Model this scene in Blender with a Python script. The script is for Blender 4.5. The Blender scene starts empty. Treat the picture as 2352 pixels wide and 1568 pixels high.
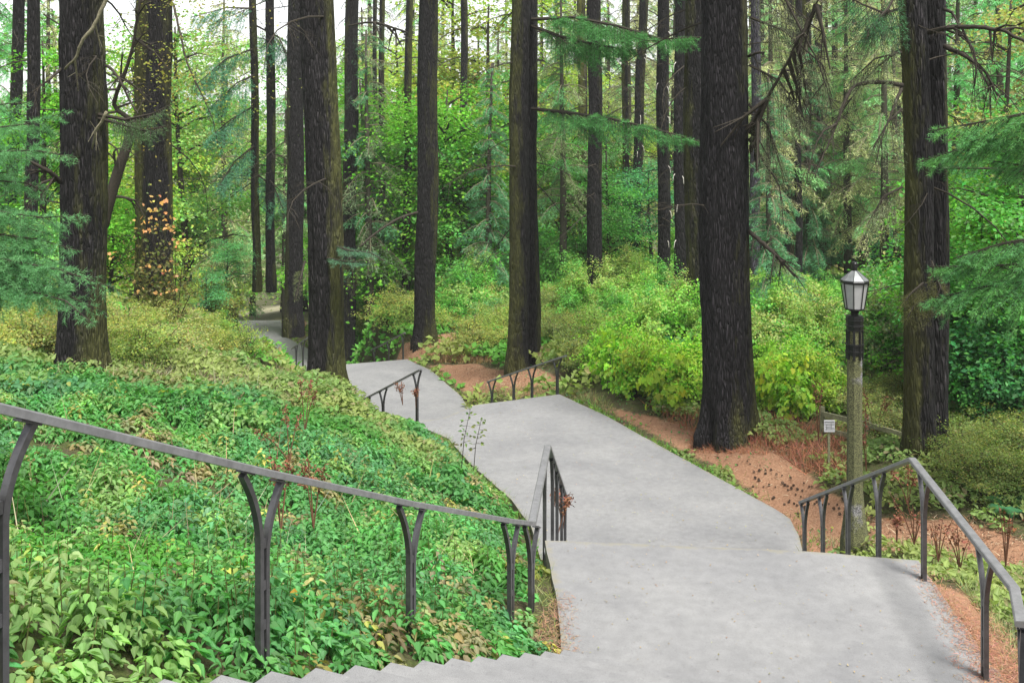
import bpy, math
import numpy as np
from mathutils import Vector
R = math.radians
rng = np.random.default_rng(11)
sc = bpy.context.scene
# ------------------------------------------------------------------ camera, sky, sun, exposure
cam_d = bpy.data.cameras.new('camera'); cam = bpy.data.objects.new('camera', cam_d)
sc.collection.objects.link(cam); sc.camera = cam
cam.location = (0, 0, 0); cam.rotation_euler = (R(90), 0, 0)
cam_d.lens = 35; cam_d.sensor_width = 36; cam_d.shift_y = -0.2058
cam_d.clip_start = 0.05; cam_d.clip_end = 3000
w = bpy.data.worlds.new('World'); sc.world = w; w.use_nodes = True
nt = w.node_tree; nt.nodes.clear()
wo = nt.nodes.new('ShaderNodeOutputWorld'); bg = nt.nodes.new('ShaderNodeBackground')
sky = nt.nodes.new('ShaderNodeTexSky'); sky.sky_type = 'NISHITA'; sky.sun_disc = False
SUN_EL, SUN_ROT = R(64), R(150)
sky.sun_elevation = SUN_EL; sky.sun_rotation = SUN_ROT; sky.dust_density = 1.0; sky.ozone_density = 0.6
hs = nt.nodes.new('ShaderNodeHueSaturation'); hs.inputs['Saturation'].default_value = 0.12
nt.links.new(sky.outputs[0], hs.inputs['Color']); nt.links.new(hs.outputs[0], bg.inputs[0])
bg.inputs[1].default_value = 0.11; nt.links.new(bg.outputs[0], wo.inputs[0])
sd = bpy.data.lights.new('sun', 'SUN'); sd.energy = 3.2; sd.angle = R(16); sd.color = (1, .97, .92)
sun = bpy.data.objects.new('sun', sd); sc.collection.objects.link(sun)
sv = Vector((math.sin(SUN_ROT)*math.cos(SUN_EL), math.cos(SUN_ROT)*math.cos(SUN_EL), math.sin(SUN_EL)))
sun.rotation_euler = sv.to_track_quat('Z', 'Y').to_euler()
sc.view_settings.view_transform = 'Standard'; sc.view_settings.look = 'None'
sc.view_settings.gamma = 1; sc.view_settings.exposure = 1.25
sc.cycles.max_bounces = 8; sc.cycles.diffuse_bounces = 5; sc.cycles.transmission_bounces = 5
sc.cycles.transparent_max_bounces = 4; sc.cycles.glossy_bounces = 2

# ------------------------------------------------------------------ helpers
F = 2286.7
def W(px, py, d): return ((px-1176)/F*d, d, -(py-300)/F*d)
def hsh(n):
    n = n.astype(np.int64)
    n = (n*2654435761) & 0xffffffff; n ^= n >> 15; n = (n*2246822519) & 0xffffffff; n ^= n >> 13
    n = (n*3266489917) & 0xffffffff; n ^= n >> 16
    return n/4294967295.0
def vnoise(x, y, z=None, seed=0):
    x = np.asarray(x, float); y = np.asarray(y, float); z = np.zeros_like(x) if z is None else np.asarray(z, float)+0*x
    xi, yi, zi = np.floor(x), np.floor(y), np.floor(z)
    fx, fy, fz = x-xi, y-yi, z-zi
    fx, fy, fz = [f*f*(3-2*f) for f in (fx, fy, fz)]
    def h(a, b, c): return hsh((xi+a)*73856093+(yi+b)*19349663+(zi+c)*83492791+seed*7919+10**9)
    r = 0
    for a in (0, 1):
        for b in (0, 1):
            for c in (0, 1):
                r = r+h(a, b, c)*(fx if a else 1-fx)*(fy if b else 1-fy)*(fz if c else 1-fz)
    return r
def fbm(x, y, z=None, o=3, seed=0):
    s = 0; a = .5; t = 0
    for i in range(o):
        k = 2.03**i
        s = s+a*vnoise(np.asarray(x)*k, np.asarray(y)*k, None if z is None else np.asarray(z)*k, seed+i); t += a; a *= .5
    return s/t
def nrm(v): return v/(np.linalg.norm(v, axis=-1, keepdims=True)+1e-9)

def link(o, parent=None):
    sc.collection.objects.link(o)
    if parent is not None: o.parent = parent
    return o
def tag(o, label=None, cat=None, group=None, kind=None):
    if label: o['label'] = label
    if cat: o['category'] = cat
    if group: o['group'] = group
    if kind: o['kind'] = kind
    return o
def empty(name, loc, label, cat, group=None):
    o = bpy.data.objects.new(name, None); o.location = loc; o.empty_display_size = .2; link(o)
    return tag(o, label, cat, group)

def raw_mesh(name, verts, polys, col=None, mat=None, smooth=False, extra=None):
    """polys: list of int arrays (n,k)"""
    me = bpy.data.meshes.new(name)
    verts = np.asarray(verts, np.float32)
    me.vertices.add(len(verts)); me.vertices.foreach_set('co', verts.ravel())
    loops = np.concatenate([p.ravel() for p in polys]).astype(np.int32)
    sizes = np.concatenate([np.full(len(p), p.shape[1]) for p in polys])
    starts = np.concatenate([[0], np.cumsum(sizes)[:-1]]).astype(np.int32)
    me.loops.add(len(loops)); me.loops.foreach_set('vertex_index', loops)
    me.polygons.add(len(sizes)); me.polygons.foreach_set('loop_start', starts)
    me.update(calc_edges=True)
    me.polygons.foreach_set('use_smooth', np.full(len(sizes), bool(smooth)))
    if col is not None:
        a = me.color_attributes.new('col', 'FLOAT_COLOR', 'POINT')
        c = np.ones((len(verts), 4), np.float32); c[:, :3] = col; a.data.foreach_set('color', c.ravel())
    for k, v in (extra or {}).items():
        a = me.attributes.new(k, 'FLOAT', 'POINT'); a.data.foreach_set('value', np.asarray(v, np.float32))
    if mat: me.materials.append(mat)
    me.validate()
    return me
def mobj(name, me, parent=None, loc=None, color=None):
    o = bpy.data.objects.new(name, me); link(o, parent)
    if loc is not None: o.location = loc
    if color is not None: o.color = (*color, 1)
    return o

class Acc:
    """collects vertices and polygons into one mesh"""
    def __init__(s): s.v = []; s.p = {}; s.c = []; s.n = 0
    def add(s, v, polys, col=(1, 1, 1)):
        v = np.asarray(v, float).reshape(-1, 3)
        s.v.append(v); c = np.empty((len(v), 3)); c[:] = col; s.c.append(c)
        for p in polys:
            p = np.asarray(p)
            if p.size: s.p.setdefault(p.shape[1], []).append(p+s.n)
        s.n += len(v)
    def box(s, c, sx, sy, sz, X=(1, 0, 0), Y=(0, 1, 0), Z=(0, 0, 1), col=(1, 1, 1)):
        c, X, Y, Z = [np.asarray(a, float) for a in (c, X, Y, Z)]
        v = [c+X*sx*a/2+Y*sy*b/2+Z*sz*d/2 for d in (-1, 1) for b in (-1, 1) for a in (-1, 1)]
        s.add(v, [[[0, 2, 3, 1], [4, 5, 7, 6], [0, 1, 5, 4], [2, 6, 7, 3], [0, 4, 6, 2], [1, 3, 7, 5]]], col)
    def tube(s, pts, rad, n=6, col=(1, 1, 1), cap=True):
        pts = np.asarray(pts, float); m = len(pts); rad = np.broadcast_to(rad, (m,))
        t = nrm(np.gradient(pts, axis=0))
        ref = np.array([0, 0, 1.]) if abs(t[:, 2]).mean() < .85 else np.array([1., 0, 0])
        a = nrm(np.cross(t, ref)); b = np.cross(t, a)
        th = np.arange(n)*2*np.pi/n
        ring = a[:, None]*np.cos(th)[None, :, None]+b[:, None]*np.sin(th)[None, :, None]
        v = pts[:, None]+ring*rad[:, None, None]
        i = np.arange(m-1)[:, None]*n; j = np.arange(n)[None]; k = (j+1) % n
        q = np.stack([i+j, i+k, i+n+k, i+n+j], -1).reshape(-1, 4)
        polys = [q]
        if cap: polys.append(np.array([np.arange(n)[::-1], np.arange(n)+(m-1)*n]))
        if isinstance(col, np.ndarray) and col.ndim == 2: col = np.repeat(col, n, axis=0)
        s.add(v, polys, col)
    def lathe(s, prof, n, c=(0, 0, 0), rot=0, col=(1, 1, 1)):
        prof = np.asarray(prof, float); m = len(prof); th = rot+np.arange(n)*2*np.pi/n
        v = np.stack([prof[:, None, 0]*np.cos(th), prof[:, None, 0]*np.sin(th), np.repeat(prof[:, 1:2], n, 1)], -1)+np.asarray(c)
        i = np.arange(m-1)[:, None]*n; j = np.arange(n)[None]; k = (j+1) % n
        s.add(v, [np.stack([i+j, i+k, i+n+k, i+n+j], -1).reshape(-1, 4), np.array([np.arange(n)[::-1], np.arange(n)+(m-1)*n])], col)
    def mesh(s, name, mat, smooth=False):
        return raw_mesh(name, np.concatenate(s.v), [np.concatenate(x) for x in s.p.values()], np.concatenate(s.c), mat, smooth)

# leaf templates: verts (x across, y along, z normal) and polygons
def T(v, p): return np.array(v, float), [np.array(x) for x in p]
LEAF = {
 'tri': T([(-.5, 0, 0), (.5, 0, 0), (0, 1, 0)], [[[0, 1, 2]]]),
 'dia': T([(0, 0, 0), (.34, .45, .1), (0, 1, -.05), (-.34, .45, .1)], [[[0, 1, 2], [0, 2, 3]]]),
 'ov': T([(0, 0, 0), (.20, .12, .05), (.29, .35, .09), (.16, .7, .03), (0, 1, -.16), (-.16, .7, .03), (-.29, .35, .09), (-.20, .12, .05)],
         [[[0, 1, 2, 3, 4], [0, 4, 5, 6, 7]]]),
 'maple': T([(0, 0, 0), (.34, -.08, -.03), (.3, .16, .03), (.55, .38, -.08), (.3, .5, .04), (.26, .72, .03), (0, 1, -.1), (-.26, .72, .03), (-.3, .5, .04),
             (-.55, .38, -.08), (-.3, .16, .03), (-.34, -.08, -.03)],
            [[[0, 1, 2, 3, 4, 5, 6], [0, 6, 7, 8, 9, 10, 11]]]),
}
def leaf_arrays(c, n, size, kind='dia', col=None, d=None, wid=1.0):
    """c centres, n normals, d direction (optional) -> verts, polys, colours"""
    N = len(c); tv, tp = LEAF[kind]
    n = nrm(np.asarray(n, float)+1e-6)
    if d is None: d = rng.normal(size=(N, 3))
    d = nrm(d-(d*n).sum(1, keepdims=True)*n); x = np.cross(d, n)
    size = np.broadcast_to(size, (N,))[:, None, None]; wid = np.broadcast_to(wid, (N,))[:, None, None]
    v = c[:, None]+size*(tv[None, :, 0:1]*wid*x[:, None]+tv[None, :, 1:2]*d[:, None]+tv[None, :, 2:3]*n[:, None])
    k = len(tv); off = (np.arange(N)*k)[:, None, None]
    polys = [(off+p[None]).reshape(-1, p.shape[1]) for p in tp]
    cc = None if col is None else np.repeat(np.broadcast_to(col, (N, 3)), k, axis=0)
    return v.reshape(-1, 3), polys, cc
def add_leaves(acc, *a, **k):
    v, p, c = leaf_arrays(*a, **k); acc.add(v, p, c if c is not None else (1, 1, 1))

# ------------------------------------------------------------------ materials
def new_mat(name):
    m = bpy.data.materials.new(name); m.use_nodes = True; n = m.node_tree.nodes; b = n['Principled BSDF']
    return m, m.node_tree, b
def N(nt, t, **k):
    n = nt.nodes.new(t)
    for a, v in k.items():
        if a.startswith('_'): setattr(n, a[1:], v)
        else: n.inputs[a.replace('-', ' ')].default_value = v
    return n
def ramp(nt, fac, stops):
    r = nt.nodes.new('ShaderNodeValToRGB'); e = r.color_ramp.elements
    while len(e) < len(stops): e.new(.5)
    for i, (p, c) in enumerate(stops): e[i].position = p; e[i].color = (*c, 1)
    nt.links.new(fac, r.inputs[0]); return r.outputs[0]
def mixc(nt, fac, a, b, mode='MIX'):
    m = nt.nodes.new('ShaderNodeMix'); m.data_type = 'RGBA'; m.blend_type = mode
    for s, v in ((0, fac), (6, a), (7, b)):
        if hasattr(v, 'links'): nt.links.new(v, m.inputs[s])
        elif s == 0: m.inputs[0].default_value = v
        else: m.inputs[s].default_value = (*v, 1)
    return m.outputs[2]
def leaf_mat(name, trans=.3, rough=.5, spec=.35):
    m, nt, b = new_mat(name); L = nt.links
    at = N(nt, 'ShaderNodeAttribute', _attribute_name='col'); oi = N(nt, 'ShaderNodeObjectInfo')
    c = mixc(nt, 1.0, at.outputs['Color'], oi.outputs['Color'], 'MULTIPLY')
    L.new(c, b.inputs['Base Color']); b.inputs['Roughness'].default_value = rough; b.inputs['Specular IOR Level'].default_value = spec
    tr = nt.nodes.new('ShaderNodeBsdfTranslucent'); L.new(mixc(nt, 1.0, c, (1.1, 1.25, .6), 'MULTIPLY'), tr.inputs[0])
    mx = nt.nodes.new('ShaderNodeMixShader'); mx.inputs[0].default_value = trans
    L.new(b.outputs[0], mx.inputs[1]); L.new(tr.outputs[0], mx.inputs[2]); L.new(mx.outputs[0], nt.nodes['Material Output'].inputs[0])
    return m
M_leaf = leaf_mat('leaf', .45, .5, .22)
M_needle = leaf_mat('needles', .25, .6, .2)
M_dry = leaf_mat('dry_stalks', .1, .8, .2)

def bark_mat(name='bark'):
    m, nt, b = new_mat(name); L = nt.links
    tc = N(nt, 'ShaderNodeTexCoord'); oi = N(nt, 'ShaderNodeObjectInfo')
    mp = N(nt, 'ShaderNodeMapping'); mp.inputs['Scale'].default_value = (1, 1, .12); L.new(tc.outputs['Object'], mp.inputs[0])
    warp = N(nt, 'ShaderNodeTexNoise', Scale=9.0, Detail=3.0); L.new(mp.outputs[0], warp.inputs['Vector'])
    add = N(nt, 'ShaderNodeVectorMath', _operation='MULTIPLY_ADD'); L.new(warp.outputs['Color'], add.inputs[0])
    add.inputs[1].default_value = (.09, .09, .05); L.new(mp.outputs[0], add.inputs[2])
    vo = N(nt, 'ShaderNodeTexVoronoi', Scale=26.0, _feature='DISTANCE_TO_EDGE'); L.new(add.outputs[0], vo.inputs['Vector'])
    n1 = N(nt, 'ShaderNodeTexNoise', Scale=38.0, Detail=6.0, Roughness=.7); L.new(mp.outputs[0], n1.inputs['Vector'])
    n2 = N(nt, 'ShaderNodeTexNoise', Scale=1.7, Detail=4.0); L.new(tc.outputs['Object'], n2.inputs['Vector'])
    plate = ramp(nt, vo.outputs[0], [(0, (.004, .004, .004)), (.10, (.015, .0138, .0138)), (.35, (.032, .0295, .031))])
    g = ramp(nt, n1.outputs[0], [(.3, (.35, .34, .35)), (.52, (.85, .83, .85)), (.72, (2.6, 2.5, 2.6))])
    c = mixc(nt, 1.0, plate, g, 'MULTIPLY')
    at = N(nt, 'ShaderNodeAttribute', _attribute_name='moss')
    n3 = N(nt, 'ShaderNodeTexNoise', Scale=7.0, Detail=5.0, Roughness=.65); L.new(mp.outputs[0], n3.inputs['Vector'])
    s = N(nt, 'ShaderNodeMath', _operation='MULTIPLY_ADD'); L.new(n3.outputs[0], s.inputs[0]); s.inputs[1].default_value = 1.5; L.new(at.outputs['Fac'], s.inputs[2])
    s2 = N(nt, 'ShaderNodeMath', _operation='MULTIPLY_ADD'); L.new(n2.outputs[0], s2.inputs[0]); s2.inputs[1].default_value = .8; L.new(s.outputs[0], s2.inputs[2])
    mk = ramp(nt, s2.outputs[0], [(.0, (0, 0, 0)), (1., (1, 1, 1))])
    mr = N(nt, 'ShaderNodeMapRange'); L.new(s2.outputs[0], mr.inputs[0]); mr.inputs[1].default_value = 1.16; mr.inputs[2].default_value = 1.6
    mossc = mixc(nt, n1.outputs[0], (.024, .027, .006), (.095, .095, .030))
    c2 = mixc(nt, mr.outputs[0], c, mossc)
    c3 = mixc(nt, 1.0, c2, oi.outputs['Color'], 'MULTIPLY')
    L.new(c3, b.inputs['Base Color']); b.inputs['Roughness'].default_value = .85; b.inputs['Specular IOR Level'].default_value = .25
    h = N(nt, 'ShaderNodeMath', _operation='MULTIPLY_ADD'); L.new(n1.outputs[0], h.inputs[0]); h.inputs[1].default_value = .25
    hr = N(nt, 'ShaderNodeMapRange'); L.new(vo.outputs[0], hr.inputs[0]); hr.inputs[2].default_value = .35; L.new(hr.outputs[0], h.inputs[2])
    bp = N(nt, 'ShaderNodeBump', Strength=.9, Distance=.05); L.new(h.outputs[0], bp.inputs['Height']); L.new(bp.outputs[0], b.inputs['Normal'])
    return m
M_bark = bark_mat()
def simple(name, col, rough=.6, metal=0, spec=.5, noise=0, scale=20, bump=0):
    m, nt, b = new_mat(name); L = nt.links
    b.inputs['Roughness'].default_value = rough; b.inputs['Metallic'].default_value = metal; b.inputs['Specular IOR Level'].default_value = spec
    if noise:
        tc = N(nt, 'ShaderNodeTexCoord'); n = N(nt, 'ShaderNodeTexNoise', Scale=scale, Detail=6.0, Roughness=.65); L.new(tc.outputs['Object'], n.inputs['Vector'])
        c = ramp(nt, n.outputs[0], [(.3, tuple(x*(1-noise) for x in col)), (.7, tuple(x*(1+noise) for x in col))]); L.new(c, b.inputs['Base Color'])
        if bump:
            bp = N(nt, 'ShaderNodeBump', Strength=bump, Distance=.01); L.new(n.outputs[0], bp.inputs['Height']); L.new(bp.outputs[0], b.inputs['Normal'])
    else: b.inputs['Base Color'].default_value = (*col, 1)
    return m
M_rail = simple('weathered_steel_paint', (.085, .084, .088), .33, .55, .6, .3, 14, .06)
M_railtop = simple('sky_paled_steel_rail', (.19, .19, .195), .42, .3, .6, .25, 14, .06)  # rails paler than the posts: sky reflection painted into the base colour
M_black = simple('black_cast_iron', (.012, .012, .013), .35, .2, .5, .2, 40, .1)
M_twig = simple('branch_bark', (.038, .032, .024), .85, 0, .2, .5, 30, .4)
M_twigl = simple('lichen_branch', (.17, .155, .10), .9, 0, .2, .5, 30, .3)
M_glass = simple('frosted_pane', (.33, .33, .33), .3, 0, .5, .08, 8)
M_roofm = simple('lamp_roof_metal', (.15, .16, .16), .38, .3, .5, .2, 12)
M_wood = simple('weathered_wood', (.17, .17, .10), .85, 0, .3, .4, 18, .3)
M_white = simple('white_board', (.45, .45, .47), .5, 0, .4, .05, 10)
M_peg = simple('bleached_wood', (.5, .47, .42), .8)
M_rock = simple('grey_stone', (.27, .27, .26), .9, 0, .3, .4, 5, .6)

def concrete_path():
    m, nt, b = new_mat('pale_grey_concrete'); L = nt.links
    tc = N(nt, 'ShaderNodeTexCoord')
    n1 = N(nt, 'ShaderNodeTexNoise', Scale=160.0, Detail=4.0, Roughness=.7); n2 = N(nt, 'ShaderNodeTexNoise', Scale=.8, Detail=5.0, Roughness=.6)
    n3 = N(nt, 'ShaderNodeTexNoise', Scale=9.0, Detail=5.0)
    for n in (n1, n2, n3): L.new(tc.outputs['Object'], n.inputs['Vector'])
    c = ramp(nt, n2.outputs[0], [(.32, (.17, .171, .175)), (.68, (.222, .222, .221))])
    c = mixc(nt, 1.0, c, ramp(nt, n1.outputs[0], [(.3, (.72, .72, .73)), (.7, (1.25, 1.25, 1.24))]), 'MULTIPLY')
    c = mixc(nt, 1.0, c, ramp(nt, n3.outputs[0], [(.3, (.90, .90, .90)), (.7, (1.07, 1.07, 1.07))]), 'MULTIPLY')
    n4 = N(nt, 'ShaderNodeTexNoise', Scale=45.0, Detail=3.0, Roughness=.6); L.new(tc.outputs['Object'], n4.inputs['Vector'])
    c = mixc(nt, 1.0, c, ramp(nt, n4.outputs[0], [(.28, (.78, .78, .79)), (.42, (.98, .98, .98)), (.62, (1, 1, 1)), (.75, (1.16, 1.16, 1.15))]), 'MULTIPLY')
    # worn in dirt along the joints and edges (attribute dirt) broken by noise
    at = N(nt, 'ShaderNodeAttribute', _attribute_name='dirt')
    s = N(nt, 'ShaderNodeMath', _operation='ADD'); L.new(at.outputs['Fac'], s.inputs[0]); L.new(n3.outputs[0], s.inputs[1])
    mr = N(nt, 'ShaderNodeMapRange'); L.new(s.outputs[0], mr.inputs[0]); mr.inputs[1].default_value = .95; mr.inputs[2].default_value = 1.35
    c = mixc(nt, mr.outputs[0], c, (.20, .185, .13))
    L.new(c, b.inputs['Base Color']); b.inputs['Roughness'].default_value = .88; b.inputs['Specular IOR Level'].default_value = .25
    bp = N(nt, 'ShaderNodeBump', Strength=.35, Distance=.006); L.new(n1.outputs[0], bp.inputs['Height']); L.new(bp.outputs[0], b.inputs['Normal'])
    return m
M_path = concrete_path()
def lamp_concrete():
    m, nt, b = new_mat('mossy_aggregate_concrete'); L = nt.links
    tc = N(nt, 'ShaderNodeTexCoord')
    vo = N(nt, 'ShaderNodeTexVoronoi', Scale=95.0); n2 = N(nt, 'ShaderNodeTexNoise', Scale=3.0, Detail=5.0, Roughness=.6)
    for n in (vo, n2): L.new(tc.outputs['Object'], n.inputs['Vector'])
    sp = ramp(nt, vo.outputs['Color'], [(.2, (.05, .05, .05)), (.8, (.27, .26, .27))])
    mo = mixc(nt, 1.0, sp, (.55, .58, .24), 'MULTIPLY')
    k = ramp(nt, n2.outputs[0], [(.33, (0, 0, 0)), (.42, (1, 1, 1))])
    L.new(mixc(nt, k, sp, mo), b.inputs['Base Color']); b.inputs['Roughness'].default_value = .9
    bp = N(nt, 'ShaderNodeBump', Strength=.6, Distance=.006); L.new(vo.outputs['Distance'], bp.inputs['Height']); L.new(bp.outputs[0], b.inputs['Normal'])
    return m
M_lampc = lamp_concrete()
def terrain_mat():
    m, nt, b = new_mat('forest_soil'); L = nt.links
    tc = N(nt, 'ShaderNodeTexCoord')
    n1 = N(nt, 'ShaderNodeTexNoise', Scale=28.0, Detail=8.0, Roughness=.75); n2 = N(nt, 'ShaderNodeTexNoise', Scale=1.3, Detail=6.0, Roughness=.65); n3 = N(nt, 'ShaderNodeTexNoise', Scale=5.0, Detail=6.0, Roughness=.7)
    for n in (n1, n2, n3): L.new(tc.outputs['Object'], n.inputs['Vector'])
    litter = ramp(nt, n1.outputs[0], [(.25, (.018, .014, .008)), (.5, (.06, .05, .028)), (.75, (.16, .14, .08))])
    green = ramp(nt, n1.outputs[0], [(.3, (.02, .035, .01)), (.7, (.10, .12, .035))])
    g = mixc(nt, ramp(nt, n3.outputs[0], [(.42, (0, 0, 0)), (.6, (1, 1, 1))]), litter, green)
    soil = ramp(nt, n1.outputs[0], [(.25, (.13, .06, .035)), (.5, (.25, .135, .08)), (.75, (.38, .23, .145))])
    soil = mixc(nt, ramp(nt, n2.outputs[0], [(.35, (0, 0, 0)), (.65, (1, 1, 1))]), soil, mixc(nt, 1.0, soil, (1.15, 1.2, 1.2), 'MULTIPLY'))
    at = N(nt, 'ShaderNodeAttribute', _attribute_name='soil')
    s = N(nt, 'ShaderNodeMath', _operation='MULTIPLY_ADD'); L.new(n3.outputs[0], s.inputs[0]); s.inputs[1].default_value = .9; L.new(at.outputs['Fac'], s.inputs[2])
    mr = N(nt, 'ShaderNodeMapRange'); L.new(s.outputs[0], mr.inputs[0]); mr.inputs[1].default_value = .85; mr.inputs[2].default_value = 1.1
    at2 = N(nt, 'ShaderNodeAttribute', _attribute_name='pale')
    gg = mixc(nt, at2.outputs['Fac'], g, mixc(nt, 1.0, (.30, .28, .18), ramp(nt, n1.outputs[0], [(.3, (.4, .4, .4)), (.7, (1.2, 1.2, 1.2))]), 'MULTIPLY'))
    L.new(mixc(nt, mr.outputs[0], gg, soil), b.inputs['Base Color']); b.inputs['Roughness'].default_value = .95; b.inputs['Specular IOR Level'].default_value = .15
    h = N(nt, 'ShaderNodeMath', _operation='ADD'); L.new(n1.outputs[0], h.inputs[0]); L.new(n3.outputs[0], h.inputs[1])
    bp = N(nt, 'ShaderNodeBump', Strength=.6, Distance=.04); L.new(h.outputs[0], bp.inputs['Height']); L.new(bp.outputs[0], b.inputs['Normal'])
    return m
M_soil = terrain_mat()

# ------------------------------------------------------------------ main tree trunks measured from the photo
# base px, base py, depth, px at image top, width px (mid), flare, moss side angle (deg, 0=right, 180=left), moss amount, name, label
TR = [
 (18, 653, 34, 44, 24, 'slim dark conifer trunk at the far left edge of the photo, behind the blue-green boughs', 180, .2),
 (68, 714, 27, 78, 27, 'second dark conifer trunk from the left edge, its base behind blue-green boughs', 180, .1),
 (190, 862, 18.5, 190, 92, 'massive dark conifer left of the yellow-leaved shrub, with blue-green boughs across its foot', 10, .45),
 (328, 735, 33, 330, 34, 'mossy olive trunk standing just behind a dark furrowed conifer on the left', 180, 1.3),
 (368, 742, 30, 366, 52, 'dark furrowed conifer with orange vine leaves climbing round its foot', 0, .35),
 (590, 640, 46, 581, 17, 'thin mossy conifer left of a darker twin trunk, bare dead branches on its left', 0, .7),
 (622, 640, 45, 621, 19, 'thin almost black conifer trunk, right one of a slim pair left of the path', 0, .0),
 (676, 738, 42, 680, 36, 'straight dark conifer with red needles at its foot beside the far path', 180, .2),
 (755, 893, 23.5, 731, 74, 'big ridged conifer in the left foreground with white streaked bark and mossy right side', 15, .55),
 (797, 600, 50, 806, 32, 'plain dark conifer trunk just right of the big ridged conifer', 180, .35),
 (863, 640, 60, 861, 10, 'very thin dark trunk among bright maple leaves, left of a thin mossy one', 0, .3),
 (877, 672, 52, 877, 13, 'thin trunk in front of bright green maple leaves, dark below and mossy above', 0, .6),
 (932, 657, 52, 939, 17, 'slim olive-mossed trunk left of the tall grey conifer in the middle', 0, .9),
 (976, 786, 39, 986, 45, 'tall dark grey conifer rising from the red soil beside the second landing', 0, .3),
 (1066, 642, 56, 1066, 17, 'short-limbed brown trunk half hidden in green maple leaves', 0, .4),
 (1190, 842, 31, 1195, 42, 'mossy left stem of the joined pair of conifers in the middle of the photo', 180, 1.0),
 (1222, 842, 31.3, 1216, 32, 'dark right stem of the joined pair of conifers in the middle of the photo', 0, .0),
 (1340, 655, 50, 1336, 21, 'pale olive trunk left of a dark conifer in the middle distance', 180, 1.6),
 (1367, 688, 43, 1365, 31, 'dark conifer trunk right of a pale olive trunk in the middle distance', 0, .1),
 (1437, 640, 54, 1435, 14, 'narrow olive trunk left of a leaning trunk with white peg branches', 180, .9),
 (1455, 632, 52, 1478, 21, 'leaning grey trunk with short white peg-like dead branches', 0, .4),
 (1525, 693, 42, 1522, 27, 'black conifer trunk, left of a close pair behind the small leafy sapling', 0, .0),
 (1562, 708, 40, 1563, 27, 'black conifer trunk, right of a close pair, with pale broken twigs', 0, .05),
 (1606, 738, 30, 1600, 56, 'grey mossy trunk hidden mostly behind the largest conifer', 180, .4),
 (1672, 1000, 20.3, 1660, 104, 'largest dark furrowed conifer, standing on red soil right of the path', 0, .25),
 (1733, 650, 42, 1737, 22, 'pale bluish-grey smooth trunk just right of the largest conifer', 0, .0),
 (1752, 600, 60, 1750, 10, 'thin dark trunk just right of the pale bluish trunk', 0, .3),
 (1812, 664, 48, 1812, 21, 'dark trunk, left of a tight row of three in the right-hand wood', 0, .5),
 (1834, 690, 46, 1834, 15, 'blackest trunk in the middle of a tight row of three in the right-hand wood', 0, .0),
 (1853, 668, 50, 1853, 20, 'olive trunk, right of a tight row of three in the right-hand wood', 180, 1.1),
 (1880, 656, 54, 1878, 12, 'thin trunk with hanging dead twigs in the right-hand wood', 0, .7),
 (1917, 640, 62, 1917, 13, 'narrow dark trunk left of the pale trunk above the street lamp', 0, .6),
 (1943, 636, 58, 1943, 17, 'pale olive trunk rising straight behind the lamp top, left side', 180, 1.4),
 (1957, 640, 64, 1958, 10, 'slim black trunk rising straight behind the lamp top, between two olive ones', 0, .0),
 (1970, 630, 66, 1970, 14, 'olive trunk rising behind the right edge of the lamp top', 180, 1.3),
 (2011, 600, 70, 2012, 13, 'dark trunk right of the lamp, behind lichen-grey boughs', 0, .2),
 (2026, 600, 74, 2026, 9, 'thin dark trunk next to a taller one right of the lamp', 0, .2),
 (2038, 600, 72, 2037, 11, 'pale olive pole-like trunk left of the big mossy pair on the right', 180, 1.5),
 (2064, 610, 60, 2064, 13, 'dark trunk peeping out just left of the big mossy pair on the right', 0, .1),
 (2117, 1044, 17.6, 2098, 58, 'thick grey and mossy front trunk of the large pair on the right', 180, .7),
 (2150, 1040, 18.2, 2147, 50, 'nearly black rear trunk of the large pair on the right, behind the mossy one', 0, .15),
]
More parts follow.
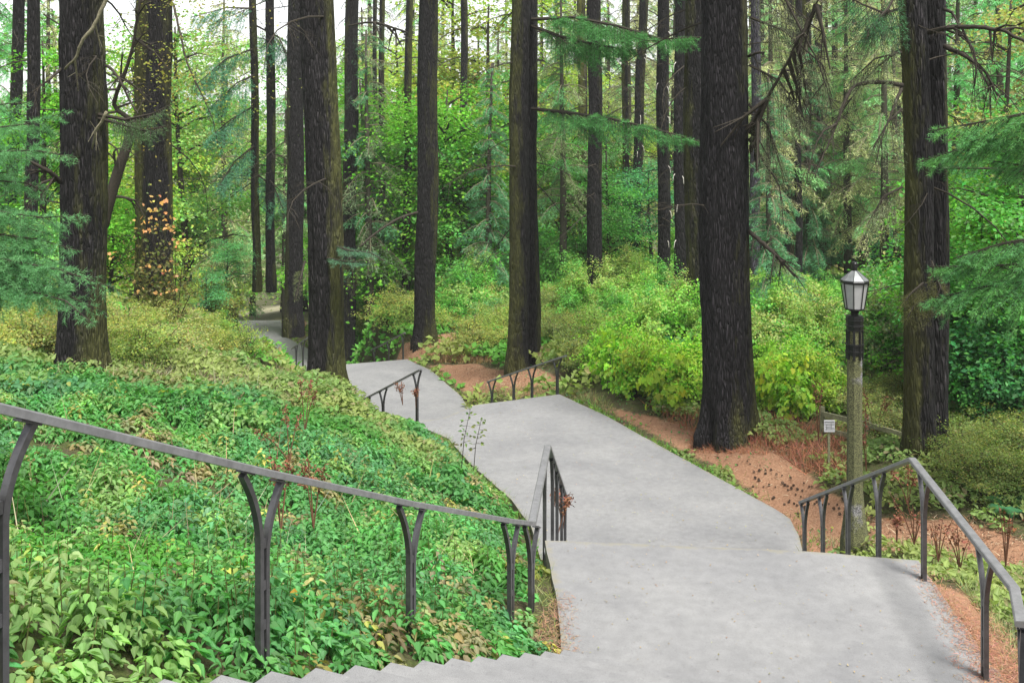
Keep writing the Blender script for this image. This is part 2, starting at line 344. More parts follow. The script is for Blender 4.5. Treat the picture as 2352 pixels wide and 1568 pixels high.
# ------------------------------------------------------------------ ground height (thin plate spline through measured points)
CT = [(-2.65, 2.3, -1.35), (-2, 3.88, -2.0), (-1.36, 5.43, -2.75), (-.7, 7, -3.5), (-.1, 8.5, -4.3), (.1, 10.5, -4.55), (.3, 13, -5.6), (.3, 15, -6.4), (.0, 17.5, -6.4),
      (-1, 19.6, -6.45), (-1.6, 21.2, -6.5), (-2.6, 22.3, -6.6), (-5, 26, -8.0), (-7, 29.5, -8.3), (-8.6, 34, -8.5),
      (-5, 3.5, -1.7), (-5, 6, -2.7), (-5, 9, -3.5), (-5, 12, -4.1), (-2.5, 12, -4.75), (-2, 15, -5.4), (-3.5, 18, -5.5), (-10, 5, -1.6), (-10, 12, -3.4), (-14, 20, -4.5), (-20, 30, -6),
      (-2.5, 9, -3.95), (-25, 40, -7.8), (-9, 28, -6.2), (-8.0, 32.5, -7.35), (-8.7, 34, -7.4), (-9.6, 36.3, -7.7), (-11.5, 40, -9.0), (-12, 42, -11), (-10.5, 48, -12), (-14, 52, -12.1), (-18, 57, -12.1), (-12, 62, -12.2), (-16, 68, -13), (-30, 60, -12.8), (-40, 100, -20), (-20, 90, -16), (-100, 200, -32), (0, 200, -26), (100, 200, -20),
      (4.5, 7, -4.6), (4.6, 10, -4.75), (4.7, 12.5, -5.6), (4.8, 14.5, -6.1), (4.68, 13.6, -5.6), (7, 8, -4.9), (8, 12, -5.3), (6.3, 13, -5.65), (5.2, 17, -6.25), (3.3, 21.5, -6.5), (2.0, 24.9, -6.65),
      (1.8, 28, -7.1), (-.4, 27.5, -7.9), (.5, 29, -7.3), (-1, 31.5, -8.1), (-2.3, 35, -8.4), (-3.2, 38, -8.5), (-5, 41, -8.9), (-5, 46, -8.6), (-6.5, 55, -9.3),
      (8, 25, -6.4), (8, 32, -7.0), (15, 20, -5.8), (14, 12, -5.2), (25, 30, -6), (12, 60, -9.2), (35, 60, -8), (10, 90, -12), (40, 100, -11), (0, 70, -11.5), (-5, -3, -1.6), (5, -3, -1.6), (-15, -10, -1), (15, -10, -1.5), (4, 3, -2.5), (7, 4, -3.4), (2, 1, -1.75)]
for t in TR:
    if t[2] < 50:
        p = W(t[0], t[1], t[2]); CT.append((p[0], p[1], p[2]))
CT = np.array(CT, float)
def _U(r2): return np.where(r2 > 1e-9, .5*r2*np.log(r2+1e-12), 0)
def _tps(P):
    n = len(P); K = _U(((P[:, None, :2]-P[None, :, :2])**2).sum(-1))+np.eye(n)*.6
    Q = np.c_[np.ones(n), P[:, :2]]; A = np.block([[K, Q], [Q.T, np.zeros((3, 3))]])
    return np.linalg.solve(A, np.r_[P[:, 2], 0, 0, 0])
_w = _tps(CT)
def ground0(x, y):
    x = np.atleast_1d(np.asarray(x, float)); y = np.atleast_1d(np.asarray(y, float)); sh = x.shape
    x = np.clip(x.ravel(), -110, 110); y = np.clip(y.ravel(), -12, 210); out = np.empty(len(x))
    for i in range(0, len(x), 20000):
        a, b = x[i:i+20000], y[i:i+20000]
        r2 = (a[:, None]-CT[None, :, 0])**2+(b[:, None]-CT[None, :, 1])**2
        out[i:i+20000] = _U(r2) @ _w[:-3]+_w[-3]+_w[-2]*a+_w[-1]*b
    return out.reshape(sh)

# ------------------------------------------------------------------ paved pieces (plan outline + plane z = a + b*y)
u1 = np.array([.40, .917]); c1 = np.array([.917, -.40])
def grz(py_list, a, b):  # image points to plan points on z = a + b*y
    out = []
    for px, py in py_list:
        k = (py-300)/F; d = -a/(k+b); out.append(((px-1176)/F*d, d))
    return out
LA = [(.42, 8.15), (3.85, 6.66), (3.99, 8.5), (4.16, 10.2), (3.07, 10.43), (.346, 10.7), (.42, 9.5)]
z4 = (-6.12, -.0190)
L4 = [(.45, 14.75), (4.05, 14.35)]+grz([(1842, 1262), (1834, 1229), (1816, 1191), (1776, 1166), (1700, 1124), (1625, 1083), (1550, 1042), (1475, 1001), (1395, 956), (1285, 905), (1090, 930), (1015, 961)], *z4)+[(-2.3, 22.35), (-1.35, 21.1), (-.85, 19.5), (0, 17.4), (.3, 16.2)]
z5 = (-7.9, -.0150)
L5 = [(-4.4, 25.1), (-.9, 27.7)]+grz([(1060, 910), (990, 850), (935, 825), (810, 835)], *z5)+[(-7.3, 35.5), (-6.6, 31), (-5.3, 27.5)]
L6 = [(-10.7, 42.1), (-6.5, 43.7), (-9.5, 52), (-12.9, 57.5), (-13.4, 63), (-17.6, 63), (-15.3, 56.5), (-13.5, 50)]
TOPL = [(-2.45, 2.65), (1.45, 1.05), (0, -4), (-5, -4)]
SLABS = [(LA, (-4.4, 0)), (L4, z4), (L5, z5), (L6, (-12.0, 0)), (TOPL, (-1.7, 0))]
def steps_between(n, l0, r0, l1, r1, z0, z1):
    """n risers from upper edge (l0,r0,z0) to lower edge (l1,r1,z1) -> treads (quad, z)"""
    l0, r0, l1, r1 = [np.array(a, float) for a in (l0, r0, l1, r1)]
    out = []
    for i in range(n-1):
        a, b = i/(n-1), (i+1)/(n-1)
        out.append((l0+(l1-l0)*a, r0+(r1-r0)*a, l0+(l1-l0)*b, r0+(r1-r0)*b, z0+(z1-z0)*(i+1)/n))
    return out
FL = {}
topL = np.array([.42, 8.15])-np.array([.47, .88])*5.97; topR = np.array([3.85, 6.66])-u1*5.85
FL['a'] = steps_between(18, topL, topR, (.42, 8.15), (3.85, 6.66), -1.7, -4.4)
FL['b'] = steps_between(13, (.346, 10.7), (4.05, 10.25), (.55, 14.75), (4.1, 14.35), -4.4, -6.4)
e3l = np.array([-2.3, 22.35]); e3r = np.array(L4[11]); 
FL['c'] = steps_between(11, e3l, e3r, (-4.4, 25.1), (-.9, 27.7), -6.55, -8.3)
FL['d'] = steps_between(23, (-7.3, 35.5), L5[4], (-10.0, 42.4), (-6.5, 43.7), -8.44, -12.0)
STPOLY = []
for k, st in FL.items():
    a, b = st[0], st[-1]
    STPOLY.append(([a[0], a[1], b[3], b[2]], a[4], b[4]))
def pdist(poly, x, y):
    """signed distance (negative inside) to polygon"""
    P = np.array(poly, float); x = np.asarray(x, float); y = np.asarray(y, float)
    dmin = np.full(x.shape, 1e9); ins = np.zeros(x.shape, bool)
    for i in range(len(P)):
        a, b = P[i], P[(i+1) % len(P)]; e = b-a; L2 = (e**2).sum()+1e-12
        t = np.clip(((x-a[0])*e[0]+(y-a[1])*e[1])/L2, 0, 1)
        dmin = np.minimum(dmin, (x-a[0]-t*e[0])**2+(y-a[1]-t*e[1])**2)
        c = ((a[1] > y) != (b[1] > y)) & (x < (b[0]-a[0])*(y-a[1])/((b[1]-a[1])+1e-12)+a[0]); ins ^= c
    d = np.sqrt(dmin); return np.where(ins, -d, d)
def stair_z(q, za, zb, x, y):
    P = np.array(q, float); m0 = (P[0]+P[1])/2; m1 = (P[2]+P[3])/2; e = m1-m0
    t = np.clip(((x-m0[0])*e[0]+(y-m0[1])*e[1])/(e**2).sum(), 0, 1); return za+(zb-za)*t
def ground(x, y, paved=True):
    x = np.atleast_1d(np.asarray(x, float)); y = np.atleast_1d(np.asarray(y, float)); z = ground0(x, y)
    amp = np.clip((y-2)/6, .2, 1)*.10+np.clip((y-30)/40, 0, 1)*.3
    z = z+(fbm(x*.55+30, y*.55+30, o=3)-.5)*amp*2
    if paved:
        for poly, (a, b) in SLABS:
            d = pdist(poly, x, y); zp = a+b*y; t = np.clip((d-.02)/.9, 0, 1); t = t*t*(3-2*t)
            z = np.where(d < .02, np.minimum(z, zp-.12), np.where(d < .92, (zp-.05)*(1-t)+z*t, z))
            z = np.where(d < .02, zp-.14, z)
        for q, za, zb in STPOLY:
            d = pdist(q, x, y); zp = stair_z(q, za, zb, x, y); t = np.clip((d-.02)/.9, 0, 1); t = t*t*(3-2*t)
            z = np.where(d < .02, zp-.45, np.where(d < .92, np.minimum(z, (zp-.12)*(1-t)+z*t+.0), z))
    return z
def paved_dist(x, y):
    d = np.full(np.shape(x), 1e9)
    for poly, _ in SLABS: d = np.minimum(d, pdist(poly, x, y))
    for q, _, _ in STPOLY: d = np.minimum(d, pdist(q, x, y))
    return d
def hit(px, py):
    """image point -> ground point (first crossing of the terrain)"""
    px = np.atleast_1d(np.asarray(px, float)); py = np.atleast_1d(np.asarray(py, float))
    ds = np.geomspace(2.5, 160, 260)
    X = (px[:, None]-1176)/F*ds; Y = np.broadcast_to(ds, X.shape); Z = -(py[:, None]-300)/F*ds
    below = Z < ground(X.ravel(), Y.ravel()).reshape(X.shape)
    i = np.where(below.any(1), below.argmax(1), len(ds)-1); i = np.maximum(i, 1); lo, hi = ds[i-1], ds[i]
    for _ in range(7):
        d = (lo+hi)/2; b = -(py-300)/F*d < ground((px-1176)/F*d, d); hi = np.where(b, d, hi); lo = np.where(b, lo, d)
    d = (lo+hi)/2
    x = (px-1176)/F*d; return x, d, ground(x, d)
# bare red soil zones (plan polygons)
def gpoly(pts): 
    x, y, z = hit([p[0] for p in pts], [p[1] for p in pts]); return list(zip(x, y))
SOIL = [gpoly([(1285, 905), (1400, 945), (1560, 1030), (1700, 1110), (1835, 1225), (1850, 1262), (1990, 1262), (1990, 1180), (1900, 1120), (1800, 1040), (1740, 1030), (1620, 990), (1500, 955), (1400, 935)]),
        gpoly([(1990, 1262), (2120, 1275), (2352, 1320), (2420, 1300), (2352, 1240), (2180, 1190), (2000, 1190)]),
        gpoly([(980, 838), (1100, 835), (1190, 850), (1300, 880), (1280, 905), (1180, 915), (1110, 915), (1040, 880)]),
        [(-6.2, 36.4), (-3.9, 37.0), (-2.2, 38.2), (-2.0, 40.3), (-4, 40.8), (-6.3, 40)],
        gpoly([(650, 735), (700, 735), (705, 780), (660, 762)]),
        [(4.05, 6.2), (4.45, 8), (4.5, 10.0), (4.1, 10.3), (3.8, 8.5), (3.6, 6.3)]]
# ------------------------------------------------------------------ terrain sheet
def axis(segs):
    out = []
    for a, b, n in segs: out += list(np.linspace(a, b, n, endpoint=False))
    return np.array(out+[segs[-1][1]])
gx = axis([(-900, -120, 8), (-120, -30, 24), (-30, -12, 30), (-12, 10, 130), (10, 30, 30), (30, 120, 24), (120, 900, 8)])
gy = axis([(-60, -2, 10), (-2, 16, 110), (16, 44, 110), (44, 80, 60), (80, 200, 30), (200, 2500, 14)])
GX, GY = np.meshgrid(gx, gy); GZ = ground(GX.ravel(), GY.ravel())
soilm = np.zeros(GX.size); xx, yy = GX.ravel(), GY.ravel()
for p in SOIL: soilm = np.maximum(soilm, np.clip(.5-pdist(p, xx, yy)/.5, 0, 1))
palem = np.clip(1.8-1.6*np.hypot((xx+20)/16, (yy-80)/30), 0, 1)*1.6
palem = np.maximum(palem, .9*np.clip(1.3-np.hypot((xx-14)/11, (yy-46)/20), 0, 1))
nx, ny = len(gx), len(gy); i = np.arange(ny-1)[:, None]*nx; j = np.arange(nx-1)[None]
q = np.stack([i+j, i+j+1, i+nx+j+1, i+nx+j], -1).reshape(-1, 4)
o = mobj('forest_floor', raw_mesh('forest_floor', np.c_[xx, yy, GZ], [q], None, M_soil, True, {'soil': soilm, 'pale': palem}))
tag(o, 'brown forest floor with red bare soil beside the path', 'ground', kind='structure')

# ------------------------------------------------------------------ paving meshes
from mathutils.geometry import tessellate_polygon
def slab(name, poly, zf, label, th=.14):
    # grid-clipped surface: build by fine triangulation of the outline with an inner dirt attribute
    P = np.array(poly, float); 
    # resample the outline with small wobble for a worn edge
    pts = []
    for k in range(len(P)):
        a, b = P[k], P[(k+1) % len(P)]; n = max(1, int(np.linalg.norm(b-a)/.25))
        for t in range(n): pts.append(a+(b-a)*t/n)
    pts = np.array(pts); pts += (rng.random(pts.shape)-.5)*.018
    n = len(pts)
    c = pts.mean(0)
    rings = [1.0]
    top = np.c_[pts, zf[0]+zf[1]*pts[:, 1]]
    # inner ring, 0.3 m inside, for the dirt falloff
    nr = np.roll(pts, -1, 0)-np.roll(pts, 1, 0); nr = nrm(np.c_[-nr[:, 1], nr[:, 0]])
    area = .5*np.sum(pts[:, 0]*np.roll(pts[:, 1], -1)-pts[:, 1]*np.roll(pts[:, 0], -1)); nr *= np.sign(area)
    inn = pts+nr*.22; inner = np.c_[inn, zf[0]+zf[1]*inn[:, 1]]
    tri = tessellate_polygon([[Vector((*p, 0)) for p in inn]])
    bot = top.copy(); bot[:, 2] -= th
    V = np.concatenate([top, inner, bot]); k = np.arange(n); k2 = (k+1) % n
    ring = np.stack([k, k2, n+k2, n+k], -1); side = np.stack([2*n+k, 2*n+k2, k2, k], -1)
    if area < 0: ring = ring[:, ::-1]; side = side[:, ::-1]
    tt = np.array(tri)+n
    v0, v1, v2 = V[tt[:, 0]], V[tt[:, 1]], V[tt[:, 2]]
    fl = np.cross(v1-v0, v2-v0)[:, 2] < 0; tt[fl] = tt[fl][:, ::-1]
    dirt = np.r_[np.full(n, .62), np.zeros(n), np.full(n, .8)]
    o = mobj(name, raw_mesh(name, V, [ring, side, tt], None, M_path, False, {'dirt': dirt}))
    return tag(o, label, 'pavement', kind='structure')
slab('landing', LA, (-4.4, 0), 'nearest pale concrete landing between the two near handrails')
slab('path', L4, z4, 'wide pale path below the second flight, narrowing to its far corner')
slab('path', L5, z5, 'far pale path running down behind the small handrails')
slab('path', L6, (-12, 0), 'farthest pale scrap of path beyond the ridged conifer')
slab('landing', TOPL, (-1.7, 0), 'top landing under the camera')
def flight(name, st, zlow, label):
    a = Acc()
    for (l0, r0, l1, r1, z) in st:
        ov = nrm((l1-l0)[None])[0]*.012
        top = [(*l0, z), (*r0, z), (*(r1+ov), z), (*(l1+ov), z)]; bot = [(p[0], p[1], z-.36) for p in top]
        a.add(top+bot, [[[0, 1, 2, 3], [7, 6, 5, 4], [0, 4, 5, 1], [1, 5, 6, 2], [2, 6, 7, 3], [3, 7, 4, 0]]])
    me = a.mesh(name, M_path); n = len(me.vertices); d = np.tile([.0, .0, 0, 0, .3, .3, .3, .3], n//8)
    at = me.attributes.new('dirt', 'FLOAT', 'POINT'); at.data.foreach_set('value', d.astype(np.float32))
    return tag(mobj(name, me), label, 'stairs', kind='structure')
flight('stairs', FL['a'], 0, 'nearest flight of pale concrete steps, lower left of the photo')
flight('stairs', FL['b'], 0, 'second flight of steps dropping out of sight behind the near landing')
flight('stairs', FL['c'], 0, 'third flight of steps below the middle handrails')
flight('stairs', FL['d'], 0, 'farthest flight of steps behind the ridged conifer')

# ------------------------------------------------------------------ handrails
def rail_mesh(pts, wdt=.075, th=.042):
    pts = np.array(pts, float); a = Acc(); n = len(pts); V = []
    for k in range(n):
        t = nrm((pts[min(k+1, n-1)]-pts[max(k-1, 0)])[None])[0]
        d1 = nrm((pts[k]-pts[k-1])[None, :2])[0] if k else None; d2 = nrm((pts[k+1]-pts[k])[None, :2])[0] if k < n-1 else None
        dd = d1 if d2 is None else d2 if d1 is None else nrm((d1+d2)[None])[0]
        ref = d1 if d1 is not None else d2
        s = np.array([dd[1], -dd[0], 0])*(wdt/2)/max(.6, float(dd @ ref)); b = .008*np.array([dd[1], -dd[0], 0])
        p = pts[k]; up = np.array([0, 0, 1])
        V += [p-s+b, p+s-b, p+s-up*.007, p+s-up*th, p-s-up*th, p-s-up*.007]
    m = 6; q = []
    for k in range(n-1):
        for j in range(m): q.append([k*m+j, k*m+(j+1) % m, (k+1)*m+(j+1) % m, (k+1)*m+j])
    a.add(V, [q, [list(range(m))[::-1], [(n-1)*m+j for j in range(m)]]]); return a.mesh('rail', M_railtop)
def post_mesh(p, dirv, slope, h, spread=.15, bar=.03, gap=.022):
    """two flat bars that part in a curve under the rail; p = foot"""
    a = Acc(); D = np.array([dirv[0], dirv[1], 0.]); S = np.array([dirv[1], -dirv[0], 0.]); foot = -.25
    for sgn in (-1, 1):
        top = h+sgn*spread*slope-.052
        zs = list(np.linspace(foot, top*.56, 3))+list(np.linspace(top*.56, top, 11)[1:])
        c = []
        for z in zs:
            t = max(0, (z-top*.56)/(top*.40)); off = (gap+bar)/2+(spread-(gap+bar)/2)*t**1.9
            c.append(D*sgn*off+np.array([0, 0, z]))
        c = np.array(c); tt = nrm(np.gradient(c, axis=0)); nn = np.cross(tt, S); V = []
        for k in range(len(c)):
            for (x, y) in ((-1, -1), (1, -1), (1, 1), (-1, 1)): V.append(c[k]+nn[k]*x*bar/2+S*y*.019)
        q = [[k*4+j, k*4+(j+1) % 4, k*4+4+(j+1) % 4, k*4+4+j] for k in range(len(c)-1) for j in range(4)]
        a.add(V, [q, [[3, 2, 1, 0], [len(c)*4-4+j for j in range(4)]]])
        tz = nrm(np.array([[D[0], D[1], slope]]))[0]; nz = np.cross(S, tz); nz = nz if nz[2] > 0 else -nz
        a.box(D*sgn*(spread-.005)+np.array([0, 0, h+sgn*spread*slope-.0485]), .11, .05, .010, tz, S, nz)
    for zz in (.10, h*.33, h*.60-.03): a.box((0, 0, zz), gap+.004, .034, .05, D, S)
    return a.mesh('post', M_rail)
def handrail(label, pts, posts, group='dark steel handrails beside the stairs', spread=.15):
    """pts: rail top polyline; posts: (segment, t, height)"""
    P = [np.array(p, float) for p in pts]
    root = empty('handrail', (P[0][0], P[0][1], P[0][2]-1), label, 'handrail', group); base = np.array(root.location)
    mobj('rail', rail_mesh(P), root, -base)
    for (s, t, h) in posts:
        a, b = P[s], P[s+1]; p = a+(b-a)*t; d = b-a; l = math.hypot(d[0], d[1]); dv = (d[0]/l, d[1]/l)
        mobj('post', post_mesh(p, dv, d[2]/l, h, spread), root, p-np.array([0, 0, h])-base)
def tt(pts, s, px):  # parameter on segment s where it crosses image column px
    a, b = np.array(pts[s]), np.array(pts[s+1]); k = (px-1176)/F
    return (k*a[1]-a[0])/((b[0]-a[0])-k*(b[1]-a[1]))
pl = [(-2.65, 2.28, -.29), (-2.0, 3.88, -1.06), (-1.356, 5.43, -1.84), (-.707, 7.0, -2.60), (.0, 8.73, -3.40), (.185, 9.2, -3.605), (.41, 11.43, -3.60), (.79, 14.6, -5.37)]
handrail('long steel handrail crossing the left foreground above the green ground cover', pl,
         [(0, .0, .95), (0, .995, .95), (1, .995, .95), (2, .995, .95), (3, .985, .97), (4, .96, .97)]+[(5, tt(pl, 5, 1251), .97)]+[(6, tt(pl, 6, x), .95) for x in (1269, 1279.5, 1290, 1298)])
pr = [(2.7, 5.0, -2.47), W(2345, 1427, 6.83), W(2330, 1345, 7.35), W(2095, 1050, 10.2), W(1840, 1150, 14.2)]
handrail('bent steel handrail at the right of the near landing, in front of the street lamp', pr,
         [(0, .95, 1.0), (2, tt(pr, 2, 2262), 1.02), (2, tt(pr, 2, 2122), 1.02)]+[(3, tt(pr, 3, x), .98) for x in (2018, 1948, 1890, 1848)])
p3 = [W(1300, 815, 25.2), W(1120, 875, 28.0)]
handrail('small handrail in the middle, between the joined conifers and the path', p3, [(0, tt(p3, 0, x), .98) for x in (1280, 1222, 1180, 1130)])
p3b = [W(965, 847, 23.0), W(836, 915, 25.1)]
handrail('small handrail left of the third flight with a forked end post, beside the ridged conifer', p3b, [(0, tt(p3b, 0, x), .98) for x in (958, 880, 842)])
p4 = [W(930, 763, 37.0), W(853, 803, 40)]
handrail('tiny far handrail on the red soil left of the grey middle conifer', p4, [(0, tt(p4, 0, x), .98) for x in (926, 893, 860)])
p4b = [W(715, 768, 36.0), W(695, 782, 36.6), W(671, 800, 38.0)]
handrail('tiny far handrail half hidden behind the ridged conifer', p4b, [(0, .95, .98), (1, .6, .98)])
p5 = [W(567, 747, 60.0), W(545, 768, 61.5)]
handrail('farthest handrail end beside the last scrap of pale path', p5, [(0, .1, .95), (0, .9, .95)])

# ------------------------------------------------------------------ street lamp
LX, LY, LZ = W(1963, 1240, 13.6)
lamp = empty('street_lamp', (LX, LY, LZ), 'old street lamp with black lantern on a mossy eight-sided concrete post', 'street lamp')
H = 3.80; a = Acc()
a.lathe([(.20, -.3), (.19, 0), (.165, .18), (.13, .45), (.108, .7), (.102, 1.2), (.100, 2.2), (.098, 2.95)], 8, rot=R(22.5)); mobj('concrete_post', a.mesh('concrete_post', M_lampc), lamp)
a = Acc(); zt = H
def Z(cropy): return H-(cropy-130)/957.
for (y0, y1, r) in ((830, 845, .105), (845, 885, .118), (885, 900, .125)): a.lathe([(r-.006, Z(y1)), (r, Z(y1)+.004), (r, Z(y0)), (r-.01, Z(y0)+.002)], 8, rot=R(22.5))
for yc in (965, 1207, 1298): a.lathe([(.108, Z(yc+12)), (.125, Z(yc+8)), (.125, Z(yc-8)), (.108, Z(yc-12))], 8, rot=R(22.5))
a.lathe([(.110, Z(1025)), (.112, Z(885))], 8, rot=R(22.5)); a.lathe([(.110, Z(1300)), (.110, Z(1205))], 8, rot=R(22.5)); a.lathe([(.1095, Z(1345)), (.110, Z(1300))], 8, rot=R(22.5))
for k in range(8):
    th = R(22.5+45*k); c = np.array([math.cos(th), math.sin(th), 0]); s = np.array([-c[1], c[0], 0])
    a.box(c*.106+np.array([0, 0, (Z(1400)+Z(1020))/2]), .018, .03, Z(1020)-Z(1400), c, s)
mobj('iron_collar', a.mesh('iron_collar', M_black), lamp)
lan = Acc()
lan.lathe([(.05, Z(835)), (.053, Z(790)), (.075, Z(762)), (.13, Z(752)), (.132, Z(738)), (.12, Z(734))], 16)
lan.lathe([(.178, Z(412)), (.188, Z(405)), (.188, Z(380)), (.182, Z(372)), (.17, Z(372))], 8, rot=R(22.5))
for k in range(8):
    th = R(22.5+45*k); c = np.array([math.cos(th), math.sin(th)])
    lan.tube([(*(c*.128), Z(738)), (*(c*.180), Z(408))], .0075, 5)
lan.lathe([(.036, Z(250)), (.036, Z(215)), (.040, Z(212)), (.040, Z(150)), (.033, Z(140)), (.036, Z(132)), (.02, Z(130))], 14)
lo = mobj('lantern_frame', lan.mesh('lantern_frame', M_black), lamp)
a = Acc(); a.lathe([(.120, Z(735)), (.170, Z(410))], 8, rot=R(22.5)); mobj('lantern_panes', a.mesh('lantern_panes', M_glass), lamp)
a = Acc(); a.lathe([(.184, Z(371)), (.186, Z(366)), (.12, Z(310)), (.037, Z(246))], 8, rot=R(22.5)); ro = mobj('lantern_roof', a.mesh('lantern_roof', M_roofm), lamp)
a = Acc()
for k in range(8):
    th = R(22.5+45*k); c = np.array([math.cos(th), math.sin(th)]); a.tube([(*(c*.187), Z(367)), (*(c*.121), Z(309)), (*(c*.037), Z(245))], .004, 4)
mobj('roof_rib', a.mesh('roof_rib', M_black), ro)

# ------------------------------------------------------------------ trunks
def trunk_arrays(r, H, lean, segs, seed, mside, mamt, flare=.35, fine=.12, twist=.15):
    zs = np.concatenate([[-.6, -.3], np.linspace(-.1, 1.4, int(1.5/fine)), np.arange(1.4+fine, 8.5, fine*1.3), np.linspace(8.6, H, 12)])
    th = np.arange(segs)*2*np.pi/segs
    TH, ZZ = np.meshgrid(th, zs); h = np.maximum(ZZ, 0)
    rad = r*(1.04-.009*h)*(1+flare*np.exp(-h/.45)*(1+.55*np.sin(TH*4+seed)+.3*np.sin(TH*7+seed*2)))
    cx, cy = np.cos(TH+twist*h*.05), np.sin(TH+twist*h*.05)
    fr = 6.5
    n = fbm((cx+3)*r*fr*2.2, (cy+3)*r*fr*2.2+seed, ZZ*1.05, 3, seed=seed)
    ridge = 1-np.abs(n*2-1)*2.4
    rad = rad+(np.clip(ridge, -.6, 1)*.035+(vnoise(cx*2+5, cy*2+5, ZZ*.6, seed)-.5)*.05)*min(1, r/.3)
    x = rad*np.cos(TH)+lean[0]*h+.03*np.sin(ZZ*.7+seed); y = rad*np.sin(TH)+lean[1]*h
    V = np.stack([x, y, ZZ], -1).reshape(-1, 3)
    m = len(zs); i = np.arange(m-1)[:, None]*segs; j = np.arange(segs)[None]; k = (j+1) % segs
    q = np.stack([i+j, i+k, i+segs+k, i+segs+j], -1).reshape(-1, 4)
    side = np.cos(TH-R(mside)); big = vnoise(cx*1.5+9, cy*1.5+9, ZZ*.35, seed+5)
    moss = np.clip(side*.45+mamt*.55-.35+(big-.5)*.5+.35*np.exp(-h/.9)*(mamt > .15), -1, 1)
    return V, q, moss.ravel()
crown_protos = []
NEED = dict()
# --- conifer bough generator
def bough(acc_w, acc_n, path, spread, step=.07, nl=.03, dens=3.0, droop=.15, start=.15, r0=.02, cols=((.9, 1, .95),), roll=.15, nw=.12, bare=0.0, sub=True, upn=.55):
    path = np.asarray(path, float); seg = np.linalg.norm(np.diff(path, axis=0), axis=1); L = seg.sum(); cum = np.r_[0, np.cumsum(seg)]
    acc_w.tube(path, np.linspace(r0, r0*.25, len(path)), 5)
    def at(s):
        i = min(np.searchsorted(cum, s, 'right')-1, len(seg)-1); f = (s-cum[i])/seg[i]; return path[i]+(path[i+1]-path[i])*f, (path[i+1]-path[i])/seg[i]
    C, Dn, Cc = [], [], []
    def needles(a, b, n, col):
        n = max(2, int(n)); t = rng.random(n)[:, None]; ax = nrm((b-a)[None])
        p = a+(b-a)*t; v = rng.normal(size=(n, 3)); v[:, 2] += .2; v = nrm(v-(v*ax).sum(1, keepdims=True)*ax)
        C.append(p); Dn.append(nrm(v*.8+ax*.75)); Cc.append(np.broadcast_to(col, (n, 3))*(.7+.6*rng.random((n, 1))))
    s = L*start; side = 1
    while s < L:
        p, t = at(s); f = s/L; sl = spread*(1-f)**.55*min(1, (f-start)*3.5+.35)*(.7+.5*rng.random())
        for sg in (side, -side) if rng.random() > .25 else (side,):
            lat = np.cross(t, [0, 0, 1.]); lat = lat/(np.linalg.norm(lat)+1e-6)
            rl = rng.normal()*roll; d = t*.75+lat*sg*.8*math.cos(rl)+np.array([0, 0, math.sin(rl)*.8]); d /= np.linalg.norm(d)
            tip = p+d*sl+np.array([0, 0, -droop*sl*(1+rng.random())]); mid = (p+tip)/2+np.array([0, 0, .05*sl])
            acc_w.tube([p, mid, tip], [r0*.22, r0*.16, r0*.08], 3, cap=False)
            if rng.random() > bare:
                col = np.array(cols[rng.integers(len(cols))])
                for (a, b) in ((p*.7+mid*.3, mid), (mid, tip)): needles(a, b, np.linalg.norm(b-a)/.01*dens*.1*10*.3, col)
                if sub and sl > .15:
                    for f2 in (.3, .5, .7, .85):
                        q0 = p+(tip-p)*f2; sd = 1 if rng.random() > .5 else -1
                        for sd in (1, -1):
                            lt = np.cross(d, [0, 0, 1.]); d2 = nrm((d*.8+lt*sd*.7)[None])[0]; l2 = sl*.38*(1.15-f2); q1 = q0+d2*l2+np.array([0, 0, -droop*l2])
                            needles(q0, q1, l2/.01*dens*.3, col)
        side = -side; s += step*(.7+.6*rng.random())
    if C:
        C = np.concatenate(C); Dn = np.concatenate(Dn); Cc = np.concatenate(Cc); N_ = len(C)
        nn = rng.normal(size=(N_, 3)); nn[:, 2] += upn*2
        v, pp, cc = leaf_arrays(C, nn, nl*(.7+.6*rng.random(N_)), 'tri', Cc, d=Dn, wid=nw); acc_n.add(v, pp, cc)

# shared high crown for tall conifers (mostly above the picture)
def make_high_crown(seed):
    aw, an = Acc(), Acc()
    for k in range(16):
        z = rng.uniform(0, 13); th = rng.uniform(0, 6.28); L = (4.2-z*.22)*rng.uniform(.7, 1.1); d = np.array([math.cos(th), math.sin(th)])
        pts = [(d[0]*L*t, d[1]*L*t, z+.3*t-1.1*t*t) for t in (0, .35, .7, 1)]
        bough(aw, an, pts, L*.28, step=.4, nl=.3, dens=.22, r0=.05, nw=.16, sub=False)
    return aw.mesh('crown_limbs', M_twig), an.mesh('crown', M_needle)
HC = [make_high_crown(0)]

